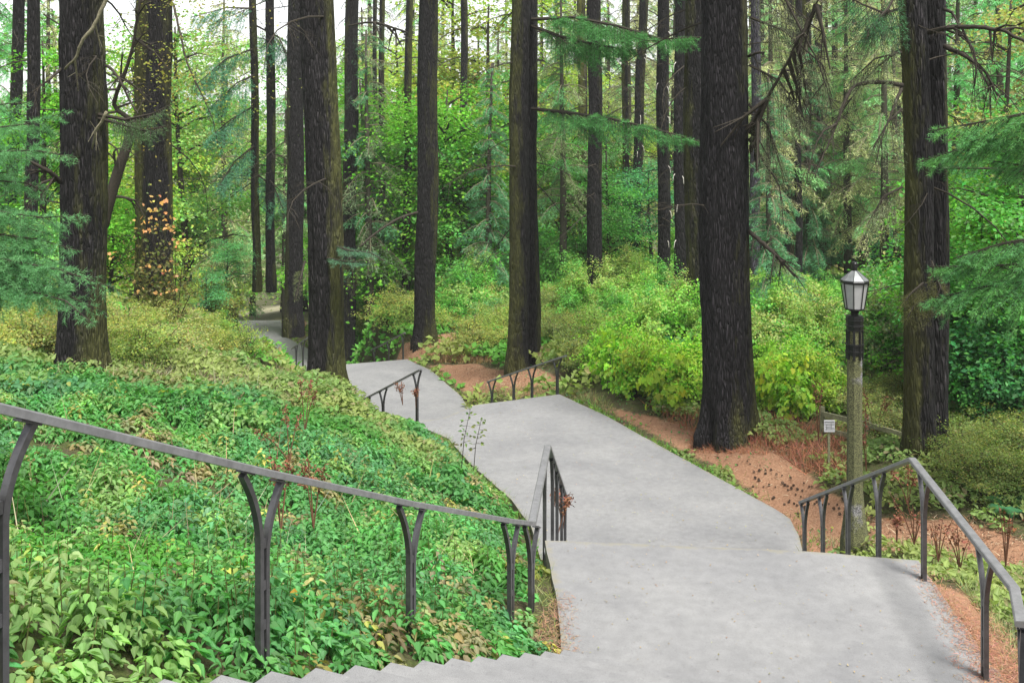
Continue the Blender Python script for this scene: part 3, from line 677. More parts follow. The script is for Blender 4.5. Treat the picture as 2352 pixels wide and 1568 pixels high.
DEADB = {}
def dead_branch_mesh(seed, L=1.6, droop=.6, tw=10, r0=.018):
    a = Acc(); pts = []; z = 0
    n = 7; hd = 0
    for k in range(n):
        t = k/(n-1); pts.append((L*t, .08*L*math.sin(t*5+seed), -droop*L*t*t*.6+.08*L*math.sin(t*2.2+seed)))
    pts = np.array(pts); a.tube(pts, np.linspace(r0, r0*.2, n), 5)
    for k in range(tw):
        t = rng.uniform(.2, 1)*(n-1); i = min(int(t), n-2); p = pts[i]+(pts[i+1]-pts[i])*(t-i); l = L*.35*rng.uniform(.4, 1)*(1.2-t/(n-1)*.6)
        d = np.array([.6+.3*rng.normal(), rng.choice([-1, 1])*(.6+.3*rng.random()), -.35+.35*rng.normal()]); d /= np.linalg.norm(d)
        q1 = p+d*l*.5; q2 = p+d*l+np.array([0, 0, -.25*l]); a.tube([p, q1, q2], [r0*.35, r0*.22, r0*.08], 3, cap=False)
        for m_ in range(3):
            d2 = d+rng.normal(size=3)*.5; d2 /= np.linalg.norm(d2); a.tube([q1, q1+d2*l*.4], [r0*.15, r0*.06], 3, cap=False)
    return a.mesh('dead_branch', M_twig)
DB = [dead_branch_mesh(s, 1.5+.3*(s % 3), .3+.25*(s % 4), 8+2*(s % 3)) for s in range(6)]

main_trees = {}
for k, (bx, by, d, tx, wpx, label, ms, ma) in enumerate(TR):
    x, y, z = W(bx, by, d); r = wpx/F*d/2; H = 300/F*d-z+8
    ztop = 300/F*d; xt = (tx-1176)/F*d; lean = ((xt-x)/(ztop-z), 0)
    if d >= 50: z = float(ground(x, y)[0]); 
    big = wpx > 40; segs = 96 if wpx > 70 else 64 if wpx > 30 else 24
    V, q, moss = trunk_arrays(r, H, lean, segs, k+3, ms, ma, flare=.30 if wpx > 30 else .18, fine=.07 if big else .16 if wpx > 18 else .4)
    root = empty('conifer_tree', (x, y, z), label, 'tree', 'conifers of the hillside wood'); main_trees[k] = (root, x, y, z, r, H, lean)
    me = raw_mesh('trunk', V, [q], None, M_bark, True, {'moss': moss})
    col = {25: (3.4, 3.5, 4.2), 8: (1.25, 1.25, 1.25), 24: (1.05, 1.03, 1.1), 3: (1.3, 1.3, 1.2), 17: (1.7, 1.7, 1.5), 32: (1.9, 1.9, 1.7), 34: (1.8, 1.8, 1.6), 37: (2, 2, 1.8), 29: (1.5, 1.5, 1.3)}.get(k, (1, 1, 1))
    mobj('trunk', me, root, None, col)
    c = mobj('crown', HC[0][1], root, (lean[0]*(H-9), 0, H-8+.5), (.06, .12, .07)); s = min(1.1, max(.35, r/.45)); c.scale = (s*.4, s*.4, .7); c.rotation_euler.z = k*1.7
    l = mobj('crown_limb', HC[0][0], c)
    # dead branches sticking out of the stem, inside the picture
    nb = (5 if wpx > 40 else 10) if d < 45 else 14
    if k in (8, 24): nb = 4
    zt = ztop-z
    for i in range(nb):
        hh = rng.uniform(.38 if wpx > 40 else .22, 1.05)*zt; th = rng.uniform(-math.pi, math.pi); bm = DB[rng.integers(6)]
        b = mobj('dead_branch', bm, root, (lean[0]*hh+math.cos(th)*r*.8, math.sin(th)*r*.8, hh)); b.rotation_euler = (0, rng.uniform(-.2, .5), th); sc_ = rng.uniform(.6, 1.5)*(1 if d < 45 else 1.3); b.scale = (sc_,)*3
    if k == 20 or k == 22 or k==21:   # pale peg branches
        for i in range(9):
            a = Acc(); hh = rng.uniform(.2, .9)*zt; th = rng.uniform(-1.2, 1.2)-math.pi/2; p = np.array([lean[0]*hh+math.cos(th)*r*.9, math.sin(th)*r*.9, hh]); a.tube([p, p+np.array([math.cos(th)*.10, -.08, -.10]), p+np.array([math.cos(th)*.14, -.10, -.32])], [.020, .016, .009], 4)
            mobj('peg_branch', a.mesh('peg_branch', M_peg), root)
#MORE
# ------------------------------------------------------------------ foliage prototypes
def colvar(n, base, var=.35, yel=.0, yelc=(1.9, 1.3, .5)):
    c = np.array(base)[None]*(1-var/2+var*rng.random((n, 1)))*(1+.12*rng.normal(size=(n, 3)))
    m = rng.random(n) < yel; yelc = (1.35, 1.15, .9); c[m] *= np.array(yelc); return np.clip(c, .0, 3)
def make_deciduous(seed, Ht=11, Rr=3.4, ncl=230, nl=60, size=.15, low=.08, kind='dia'):
    """trunk with rising limbs, leaf layers at the limb ends"""
    a = Acc(); lf = Acc(); k0 = seed*1.3
    stem = np.array([(.25*math.sin(k0+t*3), .25*math.cos(k0*2+t*2), t*Ht*.85) for t in np.linspace(0, 1, 9)]); stem[:, :2] -= stem[0, :2]
    a.tube(stem, np.linspace(.17, .03, 9), 8)
    ends = []
    for i in range(26):
        t = rng.uniform(.08, .95); j = t*8; b = stem[int(j)]+(stem[min(int(j)+1, 8)]-stem[int(j)])*(j-int(j)); th = rng.uniform(0, 6.28); L = Rr*(1.05-t*.55)*rng.uniform(.6, 1.1)
        d = np.array([math.cos(th), math.sin(th), 0]); pts = [b, b+d*L*.35+[0, 0, L*.18], b+d*L*.7+[0, 0, L*.27], b+d*L+[0, 0, L*.22]]
        a.tube(pts, [.05, .035, .02, .008], 5); ends += [pts[1], pts[2], pts[3], (pts[2]+pts[3])/2]
        for m in range(3):
            q = pts[2]+rng.normal(size=3)*[.5, .5, .2]; a.tube([pts[1], q], [.015, .006], 3); ends.append(q)
    ends = np.array(ends); C, Nn = [], []
    for i in range(ncl):
        e = ends[rng.integers(len(ends))]+rng.normal(size=3)*[.35, .35, .25]
        if e[2] < low*Ht: e[2] = low*Ht+rng.random()*.6
        rr = rng.uniform(.35, .8); m = int(nl*rng.uniform(.5, 1.4)); p = rng.normal(size=(m, 3))*[rr, rr, rr*.16]; p[:, 2] -= .16*(p[:, :2]**2).sum(1); C.append(e+p)
        n = rng.normal(size=(m, 3))*.45; n[:, 2] += 1; n[:, :2] += p[:, :2]*.5; Nn.append(n)
    C = np.concatenate(C); Nn = np.concatenate(Nn); cl = .75+.6*vnoise(C[:, 0]*.9+9, C[:, 1]*.9, C[:, 2]*.9, seed)[:, None]
    add_leaves(lf, C, Nn, size*(.6+.7*rng.random(len(C))), kind, colvar(len(C), (1, 1, 1), .5)*cl)
    return a.mesh('trunk', M_twig, True), lf.mesh('crown', M_leaf)
def make_conifer(seed, Ht=17, Rr=2.9, low=.26, dens=.85, nl=.21, teal=.3, bare=.08, per=3):
    a = Acc(); aw = Acc(); an = Acc()
    stem = np.array([(.1*math.sin(seed+t*4), .1*math.cos(seed+t*3), t*Ht) for t in np.linspace(0, 1, 8)]); stem[:, :2] -= stem[0, :2]; a.tube(stem, np.linspace(.24, .05, 8), 10)
    z = low*Ht
    while z < Ht:
        for i in range(per):
            th = rng.uniform(0, 6.28); L = Rr*(1.08-z/Ht*.75)*rng.uniform(.55, 1.1); d = np.array([math.cos(th), math.sin(th)]); dr = rng.uniform(.35, .9)
            pts = [(d[0]*L*t, d[1]*L*t, z+.25*L*t-dr*L*t*t) for t in (0, .3, .6, .85, 1)]
            tl = rng.random() < teal
            cols = [(.55, 1.05, .72)] if tl else [(1.08, 1.1, .85), (.88, .92, .66)]
            bough(aw, an, pts, L*.30, step=.16, nl=nl, dens=dens*(1.5 if tl else .75), droop=.9, r0=.032, nw=.14, cols=cols, sub=False, bare=0 if tl else bare, start=.12)
        z += rng.uniform(.25, .5)
    return a.mesh('trunk', M_bark_plain, True), aw.mesh('limbs', M_twigl), an.mesh('crown', M_needle)
M_bark_plain = simple('grey_brown_bark', (.055, .050, .036), .9, 0, .2, .45, 14, .5)
DEC = [make_deciduous(1, 11, 3.3), make_deciduous(2, 9, 3.6, 240, 60, .14), make_deciduous(3, 13, 3.0, 220, 55, .14), make_deciduous(4, 13, 3.2, 190, 50, .14, low=.34)]
CON = [make_conifer(1), make_conifer(2, 19, 3.3, .2, teal=.15, bare=.3), make_conifer(3, 15, 2.6, .05, teal=.95, bare=.05)]
def make_shrub(seed, R0=.75, H0=1.1, n=2600, size=.06, kind='dia', stems=12, flat=.6, yel=.1, hang=0.):
    a = Acc(); lf = Acc(); C = []; Nn = []
    for i in range(stems):
        th = rng.uniform(0, 6.28); r = R0*rng.uniform(.1, 1.15); h = H0*rng.uniform(.4, 1.3); d = np.array([math.cos(th), math.sin(th)])
        pts = np.array([(d[0]*r*t**1.3, d[1]*r*t**1.3, h*t-.12*h*t*t) for t in (0, .3, .6, .85, 1)]); a.tube(pts, np.linspace(.012, .004, 5), 4)
        for j in range(5):
            p = pts[rng.integers(2, 5)]; q = p+rng.normal(size=3)*[R0*.3, R0*.3, H0*.13]; a.tube([p, q], [.005, .002], 3)
            m = n//(stems*5); pp = rng.normal(size=(m, 3))*[R0*.15, R0*.15, H0*.10*flat]; C.append(q+pp); nn = rng.normal(size=(m, 3))*.5; nn[:, 2] += 1; nn[:, :2] += (q+pp)[:, :2]*.6/R0; Nn.append(nn)
    C = np.concatenate(C); Nn = np.concatenate(Nn); C[:, 2] = np.abs(C[:, 2])+.02
    d = None
    if hang: d = rng.normal(size=C.shape)*.4; d[:, :2] += nrm(C[:, :2]); d[:, 2] -= hang
    if hang: Nn = Nn+np.c_[C[:, :2]/R0*1.5, np.zeros(len(C))]
    add_leaves(lf, C, Nn, size*(.6+.7*rng.random(len(C))), kind, colvar(len(C), (1, 1, 1), .5, yel), d=d)
    return a.mesh('stems', M_twig), lf.mesh('foliage', M_leaf)
SH = {'fine': [make_shrub(1, .8, 1.0, 3000, .055, yel=.12), make_shrub(2, .7, .8, 2500, .05, yel=.2)],
      'leafy': [make_shrub(3, .8, 1.3, 2000, .085, 'dia', yel=.05), make_shrub(4, .7, 1.6, 2200, .08, 'dia', 8, .8, yel=.03)],
      'big': [make_shrub(5, .65, 1.05, 620, .15, 'maple', 13, .8, .25, .7), make_shrub(6, .6, 1.15, 560, .135, 'maple', 12, .9, .2, .6)]}
def make_fern(seed, n=11, L=.75, pin=26):
    lf = Acc(); C, D, Nn, S = [], [], [], []
    for i in range(n):
        th = 6.28*i/n+rng.normal()*.2; l = L*rng.uniform(.75, 1.1); d = np.array([math.cos(th), math.sin(th), 0]); lat = np.array([-d[1], d[0], 0])
        for j in range(pin):
            t = (j+1)/pin; p = d*l*t*.8+np.array([0, 0, l*(1.15*t-1.0*t*t)])
            for sg in (-1, 1): C.append(p); D.append(lat*sg+d*.35-np.array([0, 0, .15])); Nn.append((d[0]*.3, d[1]*.3, 1)); S.append(.2*l*math.sin(math.pi*min(1, t*.85+.12)))
    add_leaves(lf, np.array(C), np.array(Nn), np.array(S), 'tri', colvar(len(C), (1, 1, 1), .3), d=np.array(D), wid=.22); return lf.mesh('fern', M_leaf)
FE = [make_fern(1), make_fern(2, 13, .9)]

def place(kind, label, cat, name, px, d, color, scale=1, group=None, rot=None, proto=None, sz=None, limbcol=(1, 1, 1), zoff=0):
    x = (px-1176)/F*d; z = float(ground(x, d)[0])+zoff
    P = {'dec': DEC, 'con': CON}[kind]; p = P[rng.integers(len(P)) if proto is None else proto]
    root = empty(name, (x, d, z), label, cat, group); root.rotation_euler.z = rng.uniform(0, 6.28) if rot is None else rot; root.scale = (scale, scale, scale if sz is None else sz)
    mobj('trunk', p[0], root, None, limbcol)
    cr = mobj('crown', p[-1], root, None, color)
    if kind == 'con': mobj('limbs', p[1], cr, None, limbcol)
    return root
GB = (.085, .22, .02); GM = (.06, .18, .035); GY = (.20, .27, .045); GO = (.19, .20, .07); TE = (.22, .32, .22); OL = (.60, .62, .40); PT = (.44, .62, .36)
# broadleaf trees: px, depth, colour, scale, prototype
decs = [(95, 33, GB, .8, 0, 'bright green maple low behind the blue-green boughs at the left edge'),
 (265, 40, GY, .95, 1, 'yellow-green maple seen between the two big left conifers'),
 (250, 36, GB, .55, 1, 'low bright green maple at the foot of the gap between the two big left conifers'),
 (440, 48, (.13, .25, .06), .95, 3, 'airy yellow-green maple right of the vine-wrapped conifer'),
 (580, 82, GM, 1.1, 3, 'green maple behind the slim pair of trunks left of the path'),
 (650, 78, (.07, .19, .06), 1.1, 3, 'dark green maple left of the straight conifer on the far path'),
 (845, 54, GB, 1.0, 0, 'saturated green maple filling the gap right of the ridged conifer'),
 (900, 58, GB, 1.05, 1, 'bright green maple behind the very thin trunks'),
 (905, 72, GY, 1.3, 2, 'tall yellow-green maple above the green ones left of the middle'),
 (1040, 52, GB, 1.0, 1, 'bright green maple with spreading layers right of the tall grey conifer'),
 (1105, 50, GM, .9, 0, 'mid green maple left of the joined conifers'),
 (1060, 68, GY, 1.45, 2, 'tall yellow-green maple rising behind the middle of the photo'),
 (1130, 64, (.22, .24, .05), 1.4, 0, 'palest yellow-green maple just left of the joined conifers'),
 (1290, 58, GM, .8, 1, 'low green maple just right of the joined conifers'),
 (1285, 62, GY, 1.25, 2, 'yellow-olive maple with dark forked limbs right of the joined conifers'),
 (1410, 60, GY, 1.0, 1, 'yellow-leaved maple between two dark mid-distance trunks'),
 (1400, 48, GM, .55, 0, 'small green maple at the feet of the mid-distance trunks'),
 (1500, 50, (.05, .17, .07), .55, 1, 'small blue-green maple in front of the black trunk pair'),
 (420, 72, GY, 1.2, 3, 'pale yellow-green maple far behind the bare hanging branch on the left'),
 (540, 76, GM, 1.1, 3, 'green maple far behind the slim left pair, on the skyline'),
 (700, 72, GM, 1.2, 1, 'dull green maple peeping between the straight and the ridged conifer'),
 (770, 64, GB, 1.1, 2, 'green maple peeping behind the plain dark conifer'),
 (330, 58, GY, 1.1, 0, 'yellow maple behind the mossy olive trunk on the left'),
 (20, 58, GM, 1.2, 1, 'green maple behind the first trunk at the left edge'),
 (150, 56, GB, 1.2, 2, 'green maple just left of the massive left conifer'),
 (470, 43, (.07, .20, .08), .36, 0, 'small slender green sapling before the pale clearing, left one'),
 (515, 45, (.08, .22, .08), .33, 1, 'small slender green sapling before the pale clearing, right one'),
 (300, 64, GY, 1.25, 2, 'tall pale yellow-green maple behind the mossy olive trunk'),
 (500, 68, (.18, .26, .08), 1.3, 2, 'tall pale maple behind the slim left pair'),
 (400, 60, (.16, .26, .08), 1.2, 2, 'tall airy maple behind the vine-wrapped conifer'),
 (1860, 75, GY, .9, 0, 'sunlit yellow maple glimpsed deep in the right-hand wood'),
 (1790, 66, GB, .7, 1, 'bright green maple glimpsed beside the pale bluish trunk'),
 (2010, 62, (.05, .17, .07), .8, 0, 'green maple deep in the wood right of the lamp top'),
 (2235, 23, GB, .62, 1, 'bright green maple right of the large mossy pair'),
 (2330, 21, GM, .68, 0, 'mid green maple cut by the right edge of the photo'),
 (2290, 30, GO, .9, 2, 'olive maple with pale turning leaves behind the right-hand green ones')]
for px, d, c, s_, pr_, lb in decs: place('dec', lb, 'tree', 'maple_tree', px, d, tuple(min(v*1.65, .5) for v in c), s_*(1.4 if d > 46 else 1.1), 'broadleaf trees under the conifers', proto=pr_)
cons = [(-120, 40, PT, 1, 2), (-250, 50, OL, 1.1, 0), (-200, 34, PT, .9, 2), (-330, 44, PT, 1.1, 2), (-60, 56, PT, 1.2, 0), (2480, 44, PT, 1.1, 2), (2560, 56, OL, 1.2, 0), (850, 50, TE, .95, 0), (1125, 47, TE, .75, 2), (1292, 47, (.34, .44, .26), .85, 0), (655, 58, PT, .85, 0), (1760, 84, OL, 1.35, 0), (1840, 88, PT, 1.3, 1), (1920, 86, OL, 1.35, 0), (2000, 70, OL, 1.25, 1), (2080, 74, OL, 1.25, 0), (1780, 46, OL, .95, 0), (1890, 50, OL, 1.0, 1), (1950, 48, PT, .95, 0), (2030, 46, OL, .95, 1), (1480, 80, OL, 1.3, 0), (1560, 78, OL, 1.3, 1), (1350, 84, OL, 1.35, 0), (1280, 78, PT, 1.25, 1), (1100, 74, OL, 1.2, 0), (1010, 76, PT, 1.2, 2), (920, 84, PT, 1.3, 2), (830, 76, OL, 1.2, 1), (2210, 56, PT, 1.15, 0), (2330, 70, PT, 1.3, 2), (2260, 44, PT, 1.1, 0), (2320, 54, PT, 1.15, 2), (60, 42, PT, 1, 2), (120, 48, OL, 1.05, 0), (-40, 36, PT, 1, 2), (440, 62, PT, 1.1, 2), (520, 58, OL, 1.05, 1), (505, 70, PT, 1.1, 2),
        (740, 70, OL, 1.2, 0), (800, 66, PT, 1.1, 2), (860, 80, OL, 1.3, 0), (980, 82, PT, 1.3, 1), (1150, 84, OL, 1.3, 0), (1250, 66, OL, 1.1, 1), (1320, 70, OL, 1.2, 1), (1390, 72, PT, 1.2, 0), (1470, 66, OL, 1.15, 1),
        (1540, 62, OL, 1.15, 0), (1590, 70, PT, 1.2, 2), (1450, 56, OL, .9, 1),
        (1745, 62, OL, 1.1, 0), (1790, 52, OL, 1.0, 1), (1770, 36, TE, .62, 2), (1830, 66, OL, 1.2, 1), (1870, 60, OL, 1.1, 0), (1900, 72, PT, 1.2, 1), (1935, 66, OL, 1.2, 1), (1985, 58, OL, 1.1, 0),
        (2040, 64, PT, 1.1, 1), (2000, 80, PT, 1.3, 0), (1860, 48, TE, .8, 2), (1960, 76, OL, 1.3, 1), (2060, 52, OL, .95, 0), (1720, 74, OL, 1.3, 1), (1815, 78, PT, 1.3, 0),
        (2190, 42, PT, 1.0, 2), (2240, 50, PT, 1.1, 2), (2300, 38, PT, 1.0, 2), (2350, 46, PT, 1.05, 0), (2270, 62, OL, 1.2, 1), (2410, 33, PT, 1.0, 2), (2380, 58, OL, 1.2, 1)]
LM = [(18, 'the far left trunk'), (190, 'the massive left conifer'), (366, 'the vine-wrapped conifer'), (600, 'the slim left pair'), (676, 'the straight left conifer'), (745, 'the ridged conifer'), (800, 'the plain dark conifer'), (877, 'the thin trunk in the maples'), (980, 'the tall grey conifer'), (1066, 'the brown maple-hidden trunk'), (1200, 'the joined conifers'), (1338, 'the pale olive trunk'), (1366, 'the mid dark conifer'), (1465, 'the leaning pegged trunk'), (1543, 'the black pair'), (1660, 'the largest conifer'), (1735, 'the pale bluish trunk'), (1833, 'the tight row of three'), (1917, 'the narrow dark trunk'), (1962, 'the lamp'), (2037, 'the pole-like olive trunk'), (2120, 'the mossy pair'), (2352, 'the right edge')]
def near_lm(px):
    k, n = min(LM, key=lambda t: abs(t[0]-px)); return ('left of ' if px < k else 'right of ')+n
usedl = {}
def uniq(desc, px):
    l = desc+', '+near_lm(px); usedl[l] = usedl.get(l, 0)+1
    return l if usedl[l] == 1 else desc+', '+{2: 'farther back ', 3: 'still farther back ', 4: 'the dimmest one '}.get(usedl[l], 'half hidden ')+near_lm(px)
clab = {0: 'drooping olive-green background conifer', 1: 'lichen-grey bare-boughed background conifer', 2: 'dense blue-green background conifer'}
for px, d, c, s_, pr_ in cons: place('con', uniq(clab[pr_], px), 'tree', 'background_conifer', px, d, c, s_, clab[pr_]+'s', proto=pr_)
# farthest row closing the wood
for i in range(62):
    px = -560+i*56+rng.uniform(-20, 20); d = rng.uniform(92, 125); left = px < 720
    if 40 < px < 680 and i % 2: continue
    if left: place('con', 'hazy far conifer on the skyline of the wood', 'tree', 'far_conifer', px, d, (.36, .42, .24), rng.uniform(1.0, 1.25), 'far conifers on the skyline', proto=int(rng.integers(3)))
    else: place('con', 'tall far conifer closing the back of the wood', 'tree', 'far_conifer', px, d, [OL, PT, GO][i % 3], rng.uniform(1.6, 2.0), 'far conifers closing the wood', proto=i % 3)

# ------------------------------------------------------------------ near and mid boughs
def screen_path(pts): return np.array([W(a, b, d) for a, b, d in pts])
def add_boughs(root, lists, ncol, **kw):
    base = np.array(root.location)
    for pts in lists:
        aw, an = Acc(), Acc(); P = screen_path(pts)-base; bough(aw, an, P, **kw)
        b = mobj('bough', aw.mesh('bough', M_twig), root); mobj('needles', an.mesh('needles', M_needle), b, None, ncol)
def off_tree(px, d, label, r=.28):
    x = (px-1176)/F*d; z = float(ground(x, d)[0]); V, q, moss = trunk_arrays(r, 14, (0, 0), 32, 77, 0, .3, fine=.2)
    root = empty('conifer_tree', (x, d, z), label, 'tree', 'conifers of the hillside wood'); mobj('trunk', raw_mesh('trunk', V, [q], None, M_bark, True, {'moss': moss}), root); return root
tl = off_tree(-330, 9.6, 'nearest conifer off the left edge, its soft blue-green boughs reaching into the photo')
NB = (.14, .31, .135)
add_boughs(tl, [[(-330, 300, 9.4), (-60, 300, 9.0), (60, 285, 8.8), (160, 255, 8.6)], [(-330, 330, 9.4), (-60, 350, 8.8), (80, 345, 8.5), (175, 362, 8.3)],
                [(-330, 420, 9.5), (-80, 410, 9.0), (60, 420, 8.7), (130, 455, 8.6)], [(-330, 480, 9.5), (-40, 480, 8.6), (100, 500, 8.3), (205, 492, 8.1)],
                [(-330, 500, 9.5), (-60, 530, 8.6), (90, 550, 8.3), (180, 575, 8.1)], [(-330, 560, 9.5), (-60, 570, 8.8), (60, 600, 8.5), (120, 660, 8.3)],
                [(-330, 560, 9.5), (-20, 590, 8.4), (140, 620, 8.0), (280, 668, 7.9)], [(-330, 600, 9.5), (0, 620, 8.4), (140, 670, 8.1), (250, 725, 8.0)],
                [(-330, 250, 9.5), (-120, 235, 9.2), (0, 240, 9.0), (75, 235, 8.9)], [(-330, 600, 9.4), (-20, 610, 8.6), (90, 610, 8.5), (200, 640, 8.2)], [(-330, 640, 9.4), (0, 650, 8.3), (150, 690, 7.9), (215, 745, 7.8)], [(-330, 460, 9.4), (-60, 500, 8.9), (50, 520, 8.7), (120, 540, 8.5)], [(-330, 600, 9.4), (-30, 560, 8.9), (80, 580, 8.7), (150, 610, 8.6)], [(-330, 620, 9.5), (0, 640, 8.5), (110, 660, 8.2), (165, 700, 8.1)],
                [(-330, 450, 9.6), (-100, 450, 9.3), (0, 470, 9.2), (60, 520, 9.0)], [(-330, 360, 9.6), (-140, 380, 9.4), (-20, 400, 9.2), (50, 390, 9.0)]],
           NB, spread=.44, step=.040, nl=.040, dens=10, r0=.012, nw=.085, droop=.3, roll=.75, cols=[(.9, 1, .95), (1.05, 1.1, 1.05), (.75, .9, .8)], start=.45)
trr = off_tree(2640, 13.5, 'conifer off the right edge whose low green boughs cross the mossy pair', .3)
add_boughs(trr, [[(2640, 200, 13.5), (2440, 235, 13.6), (2352, 262, 13.8), (2230, 285, 14.2), (2135, 300, 14.6)], [(2640, 330, 13.5), (2440, 330, 13.8), (2280, 320, 14.2), (2110, 372, 14.6)],
                 [(2640, 230, 13.5), (2480, 250, 13.7), (2350, 285, 14.0), (2220, 330, 14.3)], [(2640, 560, 13.5), (2440, 600, 13.8), (2290, 610, 14.2), (2135, 612, 14.6)],
                 [(2640, 620, 13.5), (2400, 640, 13.9), (2250, 660, 14.2), (2115, 695, 14.6)], [(2640, 560, 13.5), (2420, 540, 13.8), (2300, 560, 14.1), (2200, 590, 14.3)], [(2640, 400, 13.5), (2480, 390, 13.7), (2380, 385, 14.0), (2280, 370, 14.3)]],
           (.13, .32, .12), spread=.8, step=.055, nl=.07, dens=5.5, r0=.035, nw=.08, droop=.45, roll=.5, cols=[(.9, 1, .95), (1.1, 1.15, .9)], start=.3)
def kid_bough(idx, lists, col, **kw): add_boughs(main_trees[idx][0], lists, col, **kw)
kid_bough(16, [[(1222, 250, 31), (1300, 258, 29.5), (1400, 272, 28), (1500, 295, 27), (1608, 325, 26)], [(1222, 45, 31), (1320, 40, 29.5), (1420, 60, 28), (1520, 90, 27), (1610, 85, 26)], [(1222, 60, 31), (1290, 85, 30), (1380, 105, 29), (1460, 115, 28)]],
          (.10, .27, .09), spread=1.1, step=.08, nl=.11, dens=3.4, r0=.06, nw=.09, droop=.45, roll=.4, start=.12)
kid_bough(8, [[(760, 560, 23.5), (800, 575, 22.8), (850, 580, 22.4), (885, 600, 22)], [(740, 590, 23.3), (790, 600, 22.6), (850, 605, 22.3)]], (.12, .24, .15), spread=.45, step=.07, nl=.07, dens=3, r0=.03, nw=.1, start=.2)
kid_bough(8, [[(700, 600, 23.3), (690, 640, 22.8), (678, 690, 22.6)], [(800, 570, 23.3), (810, 630, 22.8), (812, 680, 22.6)]], (.16, .17, .08), spread=.3, step=.07, nl=.07, dens=3, r0=.03, nw=.1, start=.1)
kid_bough(5, [[(588, 20, 46), (520, 18, 45), (440, 40, 44.5)], [(588, 110, 46), (520, 135, 45), (450, 195, 44.5)], [(590, 240, 46), (530, 275, 45), (470, 325, 44.5)], [(590, 60, 46), (640, 85, 45), (665, 140, 44.5)], [(590, 330, 46), (540, 370, 45), (500, 430, 44.6)], [(590, 400, 46), (630, 430, 45.4), (650, 480, 45)], [(590, 170, 46), (545, 190, 45), (480, 250, 44.7)]],
          (.13, .32, .2), spread=1.5, step=.13, nl=.15, dens=1.6, r0=.05, nw=.12, droop=.6, roll=.5, start=.1)
kid_bough(2, [[(220, 262, 18.4), (290, 275, 18), (350, 262, 17.8), (395, 240, 17.6)], [(220, 270, 18.4), (280, 285, 18), (330, 300, 17.7), (380, 290, 17.5)]], (.12, .2, .09), spread=.45, step=.06, nl=.06, dens=3.5, r0=.04, nw=.1, droop=.7, start=.25)
kid_bough(40, [[(2130, 690, 17.0), (2100, 700, 16.6), (2085, 730, 16.5)], [(2140, 600, 17.2), (2160, 660, 16.6), (2140, 720, 16.5)], [(2120, 650, 17.0), (2095, 670, 16.6), (2080, 690, 16.5)]], (.14, .13, .05), spread=.35, step=.05, nl=.06, dens=3.5, r0=.02, nw=.1, droop=.8, start=.05)
kid_bough(39, [[(2070, 20, 17.4), (2030, 30, 17), (1980, 10, 16.6), (1930, -20, 16.4)], [(2070, -40, 17.4), (2040, 20, 17), (2000, 60, 16.7), (1990, 90, 16.6)]], (.09, .22, .11), spread=.6, step=.07, nl=.06, dens=3, r0=.03, nw=.1, droop=.9, start=.1)
kid_bough(24, [[(1722, 150, 20.1), (1790, 185, 19.6), (1850, 275, 19.2)], [(1722, 40, 20.1), (1800, 70, 19.6), (1890, 150, 19.2), (1910, 220, 19.1)], [(1720, 240, 20.1), (1765, 290, 19.7), (1790, 370, 19.4)], [(1722, -30, 20.1), (1790, -10, 19.6), (1850, 40, 19.3)]],
          (.36, .38, .23), spread=.8, step=.07, nl=.06, dens=2.4, r0=.03, nw=.07, droop=1.2, roll=.6, start=.1)
kid_bough(39, [[(2070, 120, 17.4), (2010, 135, 17.0), (1950, 190, 16.8)], [(2070, 60, 17.4), (2020, 70, 17.0), (1950, 110, 16.8)], [(2072, 430, 17.4), (2030, 450, 17.1), (2000, 500, 17.0)], [(2072, 250, 17.4), (2040, 280, 17.1), (2005, 340, 17.0)]],
          (.36, .40, .24), spread=.6, step=.07, nl=.06, dens=2.4, r0=.025, nw=.07, droop=1.1, roll=.6, start=.1)
def limb(idx, name, pts, r0, r1, mat=None, twigs=0, root=None, tw=.5):
    root = root or main_trees[idx][0]; base = np.array(root.location); P = screen_path(pts)-base
    # smooth the polyline
    t = np.linspace(0, len(P)-1, (len(P)-1)*5+1); i = np.clip(t.astype(int), 0, len(P)-2); f = (t-i)[:, None]; m = np.gradient(P, axis=0)
    Q = (2*f**3-3*f**2+1)*P[i]+(f**3-2*f**2+f)*m[i]+(-2*f**3+3*f**2)*P[i+1]+(f**3-f**2)*m[i+1]
    Q = Q+rng.normal(size=Q.shape)*.006
    a = Acc(); a.tube(Q, np.linspace(r0, r1, len(Q)), 7)
    for k in range(twigs):
        j = rng.integers(2, len(Q)-1); d = nrm((Q[j]-Q[j-1])[None])[0]*.7+rng.normal(size=3)*.5; d[2] -= .35; d /= np.linalg.norm(d); l = tw*rng.uniform(.4, 1.2)
        q1 = Q[j]+d*l*.5; q2 = q1+d*l*.5-np.array([0, 0, .2*l]); a.tube([Q[j], q1, q2], [r1*1.1, r1*.7, r1*.3], 4, cap=False)
        for z in range(3): d2 = d+rng.normal(size=3)*.6; a.tube([q1, q1+d2*l*.35], [r1*.4, r1*.15], 3, cap=False)
    return mobj(name, a.mesh(name, mat or M_twig, True), root)
limb(39, 'limb', [(2072, 196, 17.4), (2020, 188, 17), (1965, 198, 16.8), (1942, 232, 16.7), (1920, 290, 16.6), (1893, 352, 16.5), (1870, 410, 16.4)], .045, .008, twigs=10)
limb(39, 'limb', [(1922, 286, 16.6), (1892, 302, 16.4), (1868, 350, 16.3), (1850, 430, 16.2)], .022, .005, twigs=8)
limb(39, 'limb', [(2070, 203, 17.4), (2058, 235, 17.0), (2035, 290, 16.8), (2010, 375, 16.7)], .035, .006, twigs=6)
limb(40, 'limb', [(2120, 76, 17.6), (2180, 64, 17.0), (2250, 62, 16.7), (2310, 74, 16.5), (2370, 104, 16.3)], .05, .025, twigs=9)
